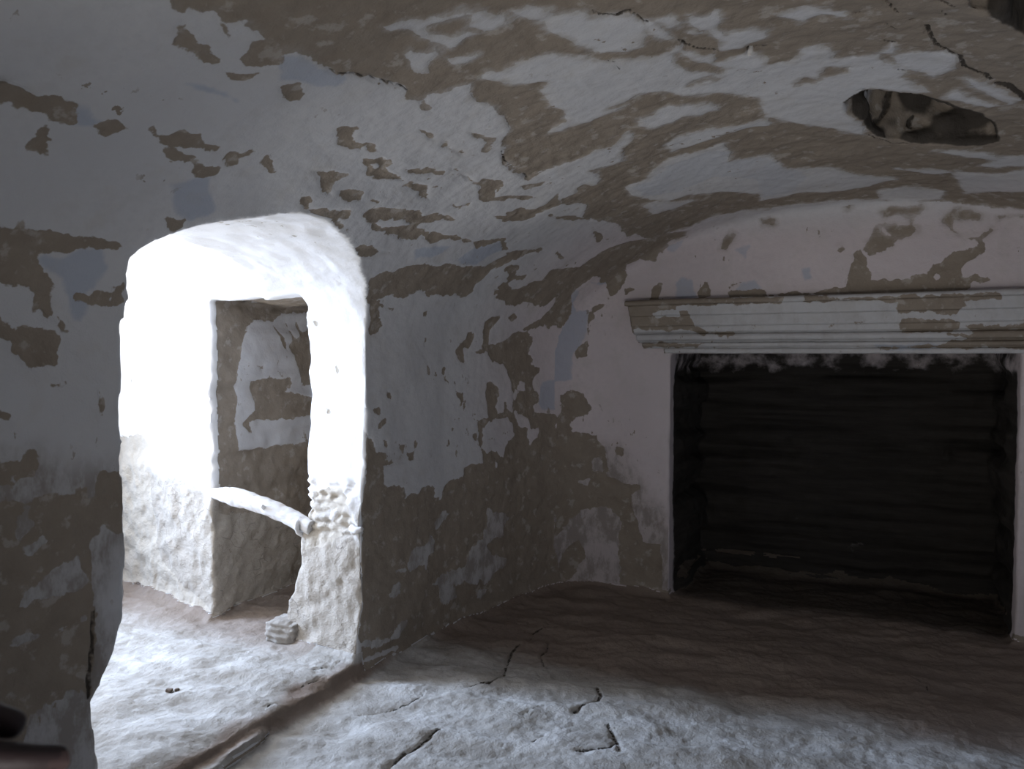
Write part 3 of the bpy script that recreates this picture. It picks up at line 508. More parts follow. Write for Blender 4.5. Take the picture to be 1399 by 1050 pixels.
    ('inner', 'mud-', [(2.696,0.898),(2.986,0.894),(3.176,0.899),(3.175,0.843),(2.934,0.834),(2.718,0.839)]),
    ('inner', 'dirt', [(2.398,0.595),(3.377,0.435),(3.368,-0.275),(2.386,0.005)]),
    ('vault', 'crack_3_line', [(1.662,1.706),(1.684,1.727),(1.71,1.739),(1.749,1.744),(1.76,1.768),(1.776,1.809)]),
    ('vault', 'crack_4_line', [(1.821,1.955),(1.829,2.002),(1.859,2.039),(1.893,2.063),(1.904,2.088)]),
    ('vault', 'crack_3_line', [(1.994,2.117),(2.019,2.124),(2.056,2.138)]),
    ('vault', 'crack_6_line', [(1.998,2.112),(1.993,2.157)]),
    ('vault', 'crack_2_line', [(1.605,1.922),(1.622,1.952),(1.614,1.993)]),
    ('vault', 'crack_6_line', [(2.517,2.151),(2.531,2.219),(2.555,2.291),(2.593,2.346),(2.621,2.365),(2.639,2.438),(2.674,2.474),(2.702,2.49),(2.73,2.533)]),
    ('vault', 'crack_9_line', [(2.751,2.561),(2.778,2.565),(2.817,2.598),(2.848,2.64),(2.884,2.693)]),
    ('vault', 'crack_4_line', [(2.343,1.926),(2.379,1.957),(2.407,1.976),(2.421,2.011),(2.442,2.048)]),
    ('vault', 'crack_3_line', [(2.536,1.985),(2.555,1.999),(2.583,2.026)]),
    ('vault', 'crack_2_line', [(2.552,2.045),(2.566,2.093)]),
    ('vault', 'crack_2_line', [(2.385,2.083),(2.405,2.1),(2.424,2.133),(2.444,2.153)]),
    ('vault', 'crack_6_line', [(2.402,2.221),(2.428,2.247)]),
    ('vault', 'crack_5_line', [(2.474,2.101),(2.483,2.111)]),
    ('vault', 'crack_4_line', [(2.325,2.015),(2.337,2.02)]),
    ('vault', 'crack_3_line', [(2.331,2.961),(2.384,3.019),(2.431,3.059),(2.492,3.061)]),
    ('vault', 'crack_3_line', [(2.44,2.428),(2.469,2.443)]),
    ('vault', 'crack_2_line', [(1.084,1.443),(1.089,1.47),(1.105,1.496),(1.115,1.546),(1.126,1.59),(1.14,1.645),(1.139,1.668)]),
    ('vault', 'crack_2_line', [(1.107,2.237),(1.076,2.317),(1.07,2.451),(1.06,2.494),(1.098,2.489)]),
    ('vault', 'crack_4_line', [(-0.295,1.293),(-0.365,1.287),(-0.425,1.275),(-0.465,1.272)]),
    ('floor', 'crack_5_line', [(-1.371,2.451),(-1.316,2.508),(-1.298,2.594),(-1.353,2.734),(-1.391,2.856),(-1.396,2.937)]),
    ('floor', 'crack_4_line', [(-1.382,2.993),(-1.406,3.096),(-1.379,3.166),(-1.322,3.2)]),
    ('floor', 'crack_4_line', [(-1.313,3.042),(-1.271,2.932),(-1.266,2.858),(-1.204,2.754)]),
    ('floor', 'crack_3_line', [(-1.605,2.118),(-1.548,2.193),(-1.495,2.264),(-1.493,2.341)]),
    ('floor', 'crack_6_line', [(-1.32,1.868),(-1.317,1.94),(-1.306,2.018),(-1.303,2.084),(-1.299,2.137)]),
    ('floor', 'crack_6_line', [(-0.957,2.436),(-0.945,2.486),(-0.921,2.541),(-0.918,2.597),(-0.951,2.649)]),
    ('floor', 'crack_6_line', [(-0.855,2.188),(-0.805,2.223),(-0.767,2.248),(-0.761,2.301),(-0.825,2.395)]),
    ('floor', 'crack_5_line', [(-0.766,2.315),(-0.731,2.235)]),
    ('floor', 'crack_2_line', [(-1.105,2.316),(-1.083,2.386),(-1.037,2.446)]),
    ('floor', 'crack_2_line', [(-1.001,2.185),(-0.976,2.244)]),
    ('floor', 'crack_3_line', [(0.056,3.263),(0.112,3.226),(0.119,3.176)]),
    ('floor', 'crack_2_line', [(-1.845,2.108),(-1.832,2.157),(-1.824,2.199)]),
    ('floor', 'crack_2_line', [(-1.89,2.201),(-1.852,2.252),(-1.839,2.337)]),
    ('floor', 'crack_3_line', [(-1.822,1.91),(-1.814,1.961)]),
    ('floor', 'crack_3_line', [(-2.183,1.849),(-2.168,1.873)]),
    ('cornice', 'mud', [(-1.22,1.484),(-0.467,1.46),(-0.467,1.424),(-0.562,1.436),(-0.725,1.431),(-0.948,1.43),(-0.948,1.409),(-0.885,1.408),(-0.87,1.335),(-0.819,1.31),(-0.691,1.298),(-0.691,1.292),(-0.825,1.293),(-0.877,1.311),(-1.16,1.322),(-1.152,1.3),(-1.219,1.301)]),
    ('cornice', 'mud-', [(-1.065,1.398),(-1.019,1.414),(-0.937,1.412),(-0.937,1.381),(-1.054,1.377)]),
    ('cornice', 'mud', [(-1.16,1.261),(-0.825,1.255),(-0.859,1.235),(-1.152,1.232)]),
    ('cornice', 'mud', [(-0.374,1.46),(0.005,1.442),(0.37,1.448),(0.366,1.424),(0.222,1.423),(0.243,1.398),(0.217,1.387),(0.21,1.369),(0.007,1.374),(-0.008,1.399),(0.006,1.423),(-0.374,1.434)]),
    ('cornice', 'mud', [(0.012,1.349),(0.089,1.353),(0.157,1.346),(0.223,1.33),(0.229,1.296),(0.013,1.29),(0.002,1.312)]),
    ('cornice', 'mud', [(0.245,1.32),(0.314,1.331),(0.315,1.313),(0.453,1.329),(0.574,1.338),(0.576,1.212),(0.418,1.224),(0.278,1.227),(0.037,1.228),(-0.075,1.213),(-0.076,1.232),(0.145,1.243),(0.251,1.266),(0.171,1.285),(0.276,1.287)]),
    ('cornice', 'mud', [(-0.175,1.34),(-0.135,1.345),(-0.135,1.336),(-0.169,1.327)]),
    ('cornice', 'mud', [(-0.296,1.329),(-0.258,1.332),(-0.263,1.316),(-0.29,1.316)]),
    ('cornice', 'blue', [(-0.104,1.244),(0.159,1.249),(0.159,1.222),(-0.047,1.213)]),
    ('vault', 'worn', [(-0.195,2.402),(-0.25,2.647),(-0.295,2.892),(-0.301,3.054),(-0.361,3.388),(-0.456,3.737),(-0.864,3.711),(-0.831,3.53),(-0.794,3.269),(-0.751,3.018),(-0.71,2.628),(-0.683,2.378)]),
    ('back', 'worn', [(-1.655,0.829),(-1.392,0.742),(-1.29,0.711),(-1.215,0.572),(-1.117,0.508),(-1.091,0.321),(-1.019,0.258),(-0.993,-0.139),(-1.935,-0.283),(-1.793,0.506)]),
    ('vault', 'worn', [(0.073,1.032),(0.074,1.154),(0.031,1.235),(-0.097,2.631),(-0.172,1.381),(-0.305,1.306),(-0.528,1.682),(-0.635,1.279),(-0.537,1.012)]),
    ('back', 'worn', [(-1.9,0),(-0.9,0),(-1,0.4),(-1.25,0.75),(-1.9,0.8)]),
]


def layer(kind, far=0.15):
    """Signed distance, per vertex, to the patches of one kind (negative inside)."""
    out = np.full(len(V), far, F32)
    for zone, names in ZONE_OF.items():
        todo = [p for p in PATCHES if p[0] == zone and p[1].startswith(kind)]
        if not todo:
            continue
        vi = np.nonzero(np.isin(ZV, [ZI[k] for k in names]))[0]
        u, v = unwrap(zone, V[vi])
        d = out[vi]
        for _z, k, pts in todo:
            p = np.array(pts)
            m = np.nonzero((u > p[:, 0].min() - far) & (u < p[:, 0].max() + far) & (v > p[:, 1].min() - far) & (v < p[:, 1].max() + far))[0]
            if not len(m):
                continue
            if k.endswith('_line'):
                w = float(k.split('_')[1]) / 1000
                s = np.full(len(m), 1e9, F32)
                for (ax, ay), (bx, by) in zip(pts[:-1], pts[1:]):
                    ex, ey = bx - ax, by - ay
                    wx, wy = u[m] - ax, v[m] - ay
                    t = np.clip((wx * ex + wy * ey) / (ex * ex + ey * ey + 1e-12), 0, 1)
                    s = np.minimum(s, np.hypot(wx - ex * t, wy - ey * t))
                s -= w
            else:
                s = poly_sd(u[m], v[m], pts)
            d[m] = np.maximum(d[m], -s) if '-' in k else np.minimum(d[m], s)
        out[vi] = d
    return out

A_MUD, A_BLUE, A_DARK, A_CRACK, A_DIRT, A_WORN = layer('mud'), layer('blue'), layer('dark'), layer('crack', .05), layer('dirt'), layer('worn')

# ------------------------------------------------------------------ fine relief
isf = np.isin(ZV, [ZI['floor'], ZI['floor_passage']])
P32 = V.astype(F32)
rel = 0.0016 * point_noise(P32, .05, 1) + 0.0012 * point_noise(P32, .022, 2)
rel = rel * np.where(A_MUD < 0, 2.0, 1.0)
rel -= 0.003 * sstep(.006, -.006, A_MUD)                      # plaster stands proud of the mud
skew = P32 @ np.array([[.95, -.31, 0], [.31, .95, 0], [0, 0, 1]], F32)
flake = point_noise(skew, (.20, .085, .3), 3) + .5 * point_noise(skew, (.09, .035, .2), 4)
terr = np.floor(flake * 3.2) / 3.2
relf = 0.006 * terr + 0.004 * flake + 0.0028 * point_noise(P32, .03, 5) + 0.002 * point_noise(P32, .016, 6)
rel = np.where(isf, relf, rel)
rough = np.isin(ZV, [ZI['wall_passage'], ZI['wall_recess']]) * sstep(.80, .5, P32[:, 2])
rel += rough * (0.007 * point_noise(P32, .06, 7) + 0.005 * point_noise(P32, .03, 8))
band = (ZV == ZI['wall_passage']) & (P32[:, 0] > -2.12) & (P32[:, 1] > 2.2)
bz = sstep(.48, .52, P32[:, 2]) * sstep(.74, .70, P32[:, 2]) * sstep(-1.82, -1.87, P32[:, 0] + .05 * point_noise(P32, .05, 9))
rel += band * bz * (-.009 - .006 * np.sin(P32[:, 2] * 2 * math.pi / .034 + 4.0 * point_noise(P32, .07, 10)) + .008 * point_noise(P32, .025, 12))
rel -= 0.008 * sstep(.003, -.004, A_CRACK + .004 * point_noise(P32, .03, 15))
V = V + N * rel[:, None]

# ------------------------------------------------------------------ materials
def new_mat(name):
    m = bpy.data.materials.new(name); m.use_nodes = True
    m.node_tree.nodes.clear()
    return m, m.node_tree

class NT:
    """Small wrapper that chains shader nodes."""
    def __init__(s, t):
        s.t = t
        s.geo = s.n('ShaderNodeNewGeometry')
        s.pos = s.geo.outputs['Position']
    def n(s, typ, **kw):
        x = s.t.nodes.new(typ)
        for k, v in kw.items():
            setattr(x, k, v)
        return x
    def put(s, sock, v):
        if isinstance(v, bpy.types.NodeSocket):
            s.t.links.new(v, sock)
        elif v is not None:
            sock.default_value = v
    def m(s, op, a, b=None, c=None, clamp=False):
        x = s.n('ShaderNodeMath', operation=op, use_clamp=clamp)
        for i, v in enumerate((a, b, c)):
            s.put(x.inputs[i], v)
        return x.outputs[0]
    def ramp(s, v, a, b):
        x = s.n('ShaderNodeMapRange', interpolation_type='SMOOTHSTEP', clamp=True)
        s.put(x.inputs[0], v); x.inputs[1].default_value = a; x.inputs[2].default_value = b
        return x.outputs[0]
    def noise(s, scale, detail=4, rough=.55, stretch=None, w=0.0):
        v = s.pos
        if stretch or w:
            mp = s.n('ShaderNodeMapping')
            s.put(mp.inputs['Vector'], v)
            mp.inputs['Scale'].default_value = stretch or (1, 1, 1)
            mp.inputs['Location'].default_value = (w, w * 1.7, w * .6)
            v = mp.outputs[0]
        x = s.n('ShaderNodeTexNoise')
        s.put(x.inputs['Vector'], v)
        x.inputs['Scale'].default_value = scale; x.inputs['Detail'].default_value = detail; x.inputs['Roughness'].default_value = rough
        return x.outputs[0]
    def attr(s, name):
        x = s.n('ShaderNodeAttribute', attribute_name=name)
        return x.outputs['Fac']
    def mix(s, f, a, b, mode='MIX'):
        x = s.n('ShaderNodeMix', data_type='RGBA', blend_type=mode)
        s.put(x.inputs[0], f)
        for i, v in ((6, a), (7, b)):
            if isinstance(v, tuple):
                v = v if len(v) == 4 else v + (1,)
            s.put(x.inputs[i], v)
        return x.outputs[2]
    def finish(s, col, height=None, dist=.01, strength=1.0, roughness=.9, spec=.15):
        b = s.n('ShaderNodeBsdfPrincipled')
        s.put(b.inputs['Base Color'], col)
        s.put(b.inputs['Roughness'], roughness)
        b.inputs['Specular IOR Level'].default_value = spec
        if height is not None:
            bp = s.n('ShaderNodeBump')
            bp.inputs['Strength'].default_value = strength; bp.inputs['Distance'].default_value = dist
            s.put(bp.inputs['Height'], height)
            s.put(b.inputs['Normal'], bp.outputs[0])
        o = s.n('ShaderNodeOutputMaterial')
        s.t.links.new(b.outputs[0], o.inputs[0])

def plaster_mat():
    m, t = new_mat('peeling_plaster'); k = NT(t)
    n1, n2, n3 = k.noise(9, 4, .6), k.noise(45, 3, .6), k.noise(2.2, 2)
    streak = k.noise(15, 4, .65, (.35, 1.0, 1.0), 4.0)
    wob = k.m('ADD', k.m('MULTIPLY', k.m('SUBTRACT', n1, .5), .050), k.m('ADD', k.m('MULTIPLY', k.m('SUBTRACT', n2, .5), .014), k.m('MULTIPLY', k.m('SUBTRACT', k.noise(24, 2, .5, None, 6.0), .5), .030)))
    sharp = k.ramp(k.m('ADD', k.attr('mud'), wob), .0018, -.0018)
    soft = k.ramp(k.m('ADD', k.attr('mud'), k.m('ADD', wob, k.m('MULTIPLY', k.m('SUBTRACT', streak, .5), .10))), .022, -.022)
    sepz = k.n('ShaderNodeSeparateXYZ'); k.put(sepz.inputs[0], k.pos)
    up = k.m('MULTIPLY', k.ramp(sepz.outputs[2], 1.60, 1.80), k.ramp(sepz.outputs[0], -1.35, -.75))
    mud = k.m('ADD', k.m('MULTIPLY', sharp, k.m('SUBTRACT', 1.0, k.m('MULTIPLY', up, .75))), k.m('MULTIPLY', soft, k.m('MULTIPLY', up, .75)))
    # stray flecks where the skin of limewash has come off
    fl = k.m('MULTIPLY', k.ramp(k.noise(30, 3, .6, (1, 1, .6), 3.1), .655, .68), k.ramp(k.noise(3, 2, .5, None, 5.0), .50, .62))
    mud = k.m('MAXIMUM', mud, fl)
    blue = k.ramp(k.m('ADD', k.attr('blue'), k.m('ADD', k.m('MULTIPLY', wob, .7), k.m('MULTIPLY', k.m('SUBTRACT', streak, .5), k.m('MULTIPLY', up, .12)))), .006, -.008)
    white = k.mix(n3, (.50, .50, .51), (.66, .65, .645))
    white = k.mix(k.ramp(n2, .35, .75), white, (.56, .555, .56))
    white = k.mix(k.attr('warm'), white, k.mix(1.0, white, (1.08, .97, .965), 'MULTIPLY'))
    white = k.mix(k.m('MULTIPLY', blue, k.m('SUBTRACT', .64, k.m('MULTIPLY', up, .40))), white, (.36, .405, .49))
    white = k.mix(k.m('MULTIPLY', k.ramp(n1, .5, .75), .35), white, (.50, .47, .43))
    worn = k.ramp(k.m('ADD', k.attr('worn'), wob), .05, -.06)
    wn = k.ramp(k.noise(16, 4, .7, (1, 1, .55), 9.0), .40, .62)
    white = k.mix(k.m('MULTIPLY', worn, k.m('ADD', k.m('MULTIPLY', wn, .55), .32)), white, (.27, .235, .205))
    earth = k.mix(k.noise(14, 4, .65, None, 2.0), (.212, .175, .138), (.352, .298, .240))
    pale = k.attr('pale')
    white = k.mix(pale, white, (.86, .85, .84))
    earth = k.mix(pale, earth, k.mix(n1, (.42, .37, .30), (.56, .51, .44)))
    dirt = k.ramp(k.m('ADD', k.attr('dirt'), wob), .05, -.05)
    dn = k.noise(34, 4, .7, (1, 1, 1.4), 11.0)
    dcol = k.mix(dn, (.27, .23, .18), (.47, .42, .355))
    vo = k.n('ShaderNodeTexVoronoi', feature='DISTANCE_TO_EDGE'); vo.inputs['Scale'].default_value = 11
    wv = k.n('ShaderNodeVectorMath', operation='MULTIPLY_ADD')
    wn3 = k.n('ShaderNodeTexNoise'); wn3.inputs['Detail'].default_value = 1; wn3.inputs['Scale'].default_value = 9; k.put(wn3.inputs['Vector'], k.pos)
    k.put(wv.inputs[0], wn3.outputs['Color']); wv.inputs[1].default_value = (.12, .12, .12); k.put(wv.inputs[2], k.pos)
    k.put(vo.inputs['Vector'], wv.outputs[0])
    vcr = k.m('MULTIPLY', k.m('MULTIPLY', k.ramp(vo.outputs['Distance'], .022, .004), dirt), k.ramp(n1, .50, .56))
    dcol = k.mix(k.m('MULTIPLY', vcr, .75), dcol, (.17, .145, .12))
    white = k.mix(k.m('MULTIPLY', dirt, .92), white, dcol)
    earth = k.mix(k.m('MULTIPLY', k.ramp(k.noise(20, 4, .6, None, 8.0), .56, .66), .55), earth, (.47, .43, .385))
    col = k.mix(mud, white, earth)
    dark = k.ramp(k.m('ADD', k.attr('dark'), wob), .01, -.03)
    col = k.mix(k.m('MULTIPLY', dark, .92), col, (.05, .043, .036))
    crk = k.ramp(k.m('ADD', k.attr('crack'), k.m('MULTIPLY', k.m('SUBTRACT', n2, .5), .008)), .002, -.002)
    col = k.mix(crk, col, (.07, .06, .05))
    soot_shade = k.attr('soot_shade')
    sootm = k.ramp(k.m('ADD', soot_shade, k.m('MULTIPLY', k.m('SUBTRACT', n1, .5), .9)), .35, .65)
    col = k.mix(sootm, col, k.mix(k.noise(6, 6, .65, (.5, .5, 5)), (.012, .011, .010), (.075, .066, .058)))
    hm = k.ramp(k.m('ADD', k.attr('mud'), k.m('MULTIPLY', k.m('SUBTRACT', n1, .5), .05)), .002, -.002)
    h = k.m('ADD', k.m('MULTIPLY', hm, -.28), k.m('ADD', k.m('MULTIPLY', n2, .22), k.m('MULTIPLY', k.noise(160, 3), .07)))
    h = k.m('ADD', h, k.m('MULTIPLY', k.m('MULTIPLY', k.noise(26, 3, .65), hm), .5))
    h = k.m('ADD', h, k.m('MULTIPLY', k.ramp(k.attr('crack'), .002, -.002), -.5))
    h = k.m('ADD', h, k.m('MULTIPLY', k.m('MULTIPLY', dn, k.ramp(k.attr('dirt'), .05, -.05)), .9))
    k.finish(col, h, .012, .8)
    return m

def floor_mat():
    m, t = new_mat('dusty_earth_floor'); k = NT(t)
    n1, n2 = k.noise(5, 6, .6, (1, 1.6, 1)), k.noise(38, 5, .65)
    col = k.mix(k.ramp(n1, .35, .68), (.36, .335, .30), (.52, .50, .47))
    col = k.mix(k.m('MULTIPLY', k.ramp(n2, .52, .72), .4), col, (.30, .27, .235))
    col = k.mix(k.ramp(k.attr('dust_shade'), 0, 1), col, k.mix(n1, (.205, .155, .125), (.28, .228, .185)))
    crk = k.ramp(k.m('ADD', k.attr('crack'), k.m('MULTIPLY', k.m('SUBTRACT', n2, .5), .022)), .0, -.004)
    col = k.mix(crk, col, (.085, .07, .055))
    col = k.mix(k.m('MULTIPLY', k.attr('soot_shade'), .75), col, (.06, .052, .042))  # niche floor darkened too, its shade put into the colour
    h = k.m('ADD', k.m('MULTIPLY', n2, .5), k.m('ADD', k.m('MULTIPLY', k.noise(120, 3), .15), k.m('MULTIPLY', crk, -.8)))
    k.finish(col, h, .014, .9, .95, .1)
    return m

M_PLASTER, M_FLOOR = plaster_mat(), floor_mat()

# ------------------------------------------------------------------ shell objects
px, py, pz = P32.T
A_SOOT_SHADE = np.where((px > -1.12) & (px < .58) & (pz < 1.6), sstep(3.80, 3.93, py) * (1 - .45 * sstep(1.02, 1.16, pz) - .22 * sstep(.45, .3, pz) * sstep(.02, .1, pz)), 0).astype(F32)
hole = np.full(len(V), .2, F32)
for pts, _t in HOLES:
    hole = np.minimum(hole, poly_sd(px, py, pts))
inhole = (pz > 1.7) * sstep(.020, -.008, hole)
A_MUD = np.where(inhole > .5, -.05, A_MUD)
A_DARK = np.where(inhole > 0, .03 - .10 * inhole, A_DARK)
A_DUST_SHADE = np.maximum(sstep(2.6, 2.98, py + .12 * point_noise(P32, .25, 21)) * (px > -1.8), sstep(-1.72, -1.78, px) * sstep(.062, .045, pz) * (px > -2)).astype(F32)  # back floor browner past the doorway light, shade put into the colour
A_DUST_SHADE = np.maximum(A_DUST_SHADE, .8 * sstep(2.1, 2.5, py) * (px < -2.0))
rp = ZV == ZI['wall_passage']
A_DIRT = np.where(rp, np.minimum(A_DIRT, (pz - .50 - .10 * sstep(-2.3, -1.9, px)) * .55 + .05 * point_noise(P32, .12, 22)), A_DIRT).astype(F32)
roomw = np.isin(ZV, [ZI['wall_left'], ZI['wall_back']])
A_MUD = np.where(roomw, np.minimum(A_MUD, pz - .045), A_MUD).astype(F32)
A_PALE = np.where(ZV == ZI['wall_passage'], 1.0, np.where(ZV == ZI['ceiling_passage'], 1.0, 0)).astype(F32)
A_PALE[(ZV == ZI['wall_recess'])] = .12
A_WARM = (sstep(2.9, 3.7, py) * (px > -1.85) * sstep(1.9, 1.7, pz)).astype(F32)
ATTR = {'warm': A_WARM, 'worn': A_WORN, 'dirt': A_DIRT, 'pale': A_PALE, 'mud': A_MUD, 'blue': A_BLUE, 'dark': A_DARK, 'crack': A_CRACK, 'soot_shade': A_SOOT_SHADE, 'dust_shade': A_DUST_SHADE}

def shell_object(name):
    q = Q[ZF == ZI[name]]
    if not len(q):
        return
    used, inv = np.unique(q, return_inverse=True)
    q = inv.reshape(-1, 4).astype(np.int32)
    me = bpy.data.meshes.new(name)
    me.vertices.add(len(used)); me.loops.add(q.size); me.polygons.add(len(q))
    me.vertices.foreach_set('co', V[used].astype(F32).ravel())
    me.loops.foreach_set('vertex_index', q.ravel())
    me.polygons.foreach_set('loop_start', np.arange(0, q.size, 4, dtype=np.int32))
    me.polygons.foreach_set('use_smooth', np.ones(len(q), bool))
    me.update(calc_edges=True)
    for k, a in ATTR.items():
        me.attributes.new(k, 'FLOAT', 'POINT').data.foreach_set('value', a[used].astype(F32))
    me.normals_split_custom_set_from_vertices(N2[used].astype(F32))
    me.materials.append(M_FLOOR if name.startswith('floor') else M_PLASTER)
    o = bpy.data.objects.new(name, me); C.objects.link(o)
    o['kind'] = 'structure'
    return o

N2, _ = vnormals(V, Q)
SHELL = {z: shell_object(z) for z in ZONES}
LABELS = {
    'floor': 'cracked earth floor of the vaulted room', 'ceiling': 'barrel vault of peeling plaster with a broken hole',
    'wall_left': 'peeling plaster wall around the bright arched doorway', 'wall_back': 'peeling plaster wall around the dark niche',
    'wall_niche': 'sooty layered rock inside the dark niche', 'floor_passage': 'raised lit floor and doorstep of the passage',
    'wall_passage': 'brightly lit white wall and door reveal of the passage', 'wall_recess': 'brown layered wall seen through the low inner doorway',
    'ceiling_passage': 'white lit ceiling of the passage beyond the arch', 'wall_right': 'plain plaster wall on the right of the room', 'wall_front': 'plaster wall at the near end of the room'}
for z, o in SHELL.items():
    if o: o['label'] = LABELS[z]; o['category'] = z.split('_')[0]

# ------------------------------------------------------------------ things
def mesh_obj(name, verts, faces, mat, parent=None, attrs=None, smooth=True):
    me = bpy.data.meshes.new(name)
    me.from_pydata([tuple(map(float, v)) for v in verts], [], [tuple(map(int, f)) for f in faces])
    me.polygons.foreach_set('use_smooth', [smooth] * len(me.polygons))
    for k in ATTR:
        a = attrs.get(k) if attrs else None
        if a is None:
            a = np.full(len(me.vertices), 0.15 if k in ('mud', 'blue', 'dark', 'crack', 'dirt', 'worn') else 0.0)
        me.attributes.new(k, 'FLOAT', 'POINT').data.foreach_set('value', np.asarray(a, F32))
    me.materials.append(mat)
    o = bpy.data.objects.new(name, me); C.objects.link(o)
    if parent: o.parent = parent
    return o

def tag(o, label, cat, group=None):
    o['label'] = label; o['category'] = cat
    if group: o['group'] = group
    return o

def root(name, loc):
    o = bpy.data.objects.new(name, None); C.objects.link(o); o.location = loc
    o.empty_display_size = .05
    return o

# --- cornice of run plaster mouldings over the niche
cornice = tag(root('cornice', (0, 0, 0)), 'stepped plaster cornice with peeling limewash above the dark niche', 'cornice')
CORN_MUD = [p for p in PATCHES if p[0] == 'cornice']
def moulding(name, profile, xl, xr, slant=.0, seed=0):
    """Runs a profile of (projection, z) along the wall from xl to xr, with hand-made waviness."""
    n = int((xr - xl) / .008)
    prof = [(-.05, profile[0][1])] + profile + [(-.05, profile[-1][1])]
    fine = []
    for (a, b), (c, d) in zip(prof[:-1], prof[1:]):
        m = max(1, int(math.hypot(c - a, d - b) / .006))
        fine += [(a + (c - a) * i / m, b + (d - b) * i / m) for i in range(m)]
    fine.append(prof[-1])
    k = len(fine)
    zt, zb = profile[0][1], profile[-1][1]
    P = []
    for i in range(n + 1):
        for pr, z in fine:
            x0 = xl + slant * (zt - z)
            P.append((x0 + (xr - x0) * i / n, 3.785 - pr, z))
    P = np.array(P)
    w = point_noise(P.astype(F32), (.16, .3, .3), 30) * .0022 + point_noise(P.astype(F32), (.05, .05, .03), 31 + seed) * .0022 + point_noise(P.astype(F32), (.018, .02, .012), 41 + seed) * .0012
    P[:, 1] += w
    P[:, 2] += .0022 * point_noise(P.astype(F32), (.22, 1, 1), 33)
    F = [(i * k + j, i * k + j + 1, (i + 1) * k + j + 1, (i + 1) * k + j) for i in range(n) for j in range(k - 1)]
    F += [tuple(range(k - 1, -1, -1)), tuple(n * k + j for j in range(k))]
    mud = np.full(len(P), .15, F32)
    for _z, kk, pts in CORN_MUD:
        if kk.startswith('mud'):
            s = poly_sd(P[:, 0], P[:, 2], pts)
            mud = np.maximum(mud, -s) if '-' in kk else np.minimum(mud, s)
    blue = np.full(len(P), .15, F32)
    for _z, kk, pts in CORN_MUD:
        if kk.startswith('blue'):
            blue = np.minimum(blue, poly_sd(P[:, 0], P[:, 2], pts))
    o = mesh_obj(name, P, F, M_PLASTER, cornice, {'mud': mud, 'blue': blue, 'worn': np.full(len(P), .012)})
    return o
XR = 0.66
moulding('cap', [(.060, 1.462), (.076, 1.456), (.078, 1.441), (.070, 1.436)], -1.20, XR)
moulding('upper_fascia', [(.066, 1.436), (.068, 1.430), (.060, 1.388), (.054, 1.385)], -1.185, XR, .1, 1)
moulding('middle_fascia', [(.054, 1.385), (.053, 1.340), (.047, 1.334)], -1.178, XR, .1, 2)
moulding('lower_fascia', [(.047, 1.334), (.043, 1.308), (.026, 1.304), (.024, 1.298)], -1.172, XR, .1, 3)
moulding('round_moulding', [(.028, 1.299), (.042, 1.293), (.047, 1.282), (.043, 1.270), (.018, 1.263), (.016, 1.257)], -1.152, XR, .1, 4)
moulding('bead', [(.018, 1.257), (.030, 1.253), (.032, 1.245), (.027, 1.238), (.010, 1.234), (.009, 1.229)], -1.125, XR, .1, 5)
moulding('fillet', [(.010, 1.229), (.020, 1.226), (.021, 1.209), (.014, 1.2045)], -1.02, XR, .1, 6)

# --- weathered branch wedged across the low doorway
def tube(path, radii, seg=20, seed=0, bump=.003, ov=1.0):
    path = [Vector(p) for p in path]
    pts, rr = [], []
    for i in range(len(path) - 1):                        # Catmull-Rom
        p0, p1, p2, p3 = path[max(i - 1, 0)], path[i], path[i + 1], path[min(i + 2, len(path) - 1)]
        for j in range(12):
            t = j / 12
            pts.append(.5 * ((2 * p1) + (p2 - p0) * t + (2 * p0 - 5 * p1 + 4 * p2 - p3) * t * t + (3 * p1 - p0 - 3 * p2 + p3) * t ** 3))
            rr.append(radii[i] + (radii[i + 1] - radii[i]) * t)
    pts.append(path[-1]); rr.append(radii[-1])
    V_, F_ = [], []
    for i, p in enumerate(pts):
        d = (pts[min(i + 1, len(pts) - 1)] - pts[max(i - 1, 0)]).normalized()
        s = d.cross(Vector((0, 0, 1))).normalized(); u = s.cross(d)
        for k in range(seg):
            a = 2 * math.pi * k / seg
            V_.append(p + (s * math.cos(a) + u * math.sin(a) * ov) * rr[i])
    V_ = np.array(V_)
    nrm = V_ - np.repeat(np.array(pts), seg, 0)
    nrm /= np.linalg.norm(nrm, axis=1, keepdims=True) + 1e-9
    V_ = V_ + nrm * (bump * (point_noise(V_.astype(F32), (.07, .03, .012), seed) + .6 * point_noise(V_.astype(F32), .02, seed + 1)))[:, None]
    n = len(pts)
    F_ = [(i * seg + k, i * seg + (k + 1) % seg, (i + 1) * seg + (k + 1) % seg, (i + 1) * seg + k) for i in range(n - 1) for k in range(seg)]
    F_ += [tuple(range(seg - 1, -1, -1)), tuple((n - 1) * seg + k for k in range(seg))]
    return V_, F_

def wood_mat():
    m, t = new_mat('limewashed_wood'); k = NT(t)
    g = k.noise(30, 5, .65, (.25, 1, 1.6)); n = k.noise(12, 3)
    col = k.mix(g, (.60, .575, .55), (.74, .72, .70))
    col = k.mix(k.ramp(g, .40, .30), col, (.34, .27, .21))
    col = k.mix(k.m('MULTIPLY', k.ramp(n, .56, .7), .5), col, (.45, .37, .30))
    k.finish(col, g, .006, .8)
    return m
M_WOOD = wood_mat()
bv, bf = tube([(-2.70, 2.505, .600), (-2.655, 2.485, .603), (-2.57, 2.470, .607), (-2.48, 2.462, .600), (-2.36, 2.455, .583), (-2.24, 2.450, .560), (-2.13, 2.440, .532), (-2.06, 2.435, .518)],
              [.014, .018, .030, .039, .036, .034, .034, .032], seed=50, bump=.005)
branch = tag(mesh_obj('branch', bv, bf, M_WOOD), 'pale limewashed branch wedged level across the low inner doorway', 'branch')
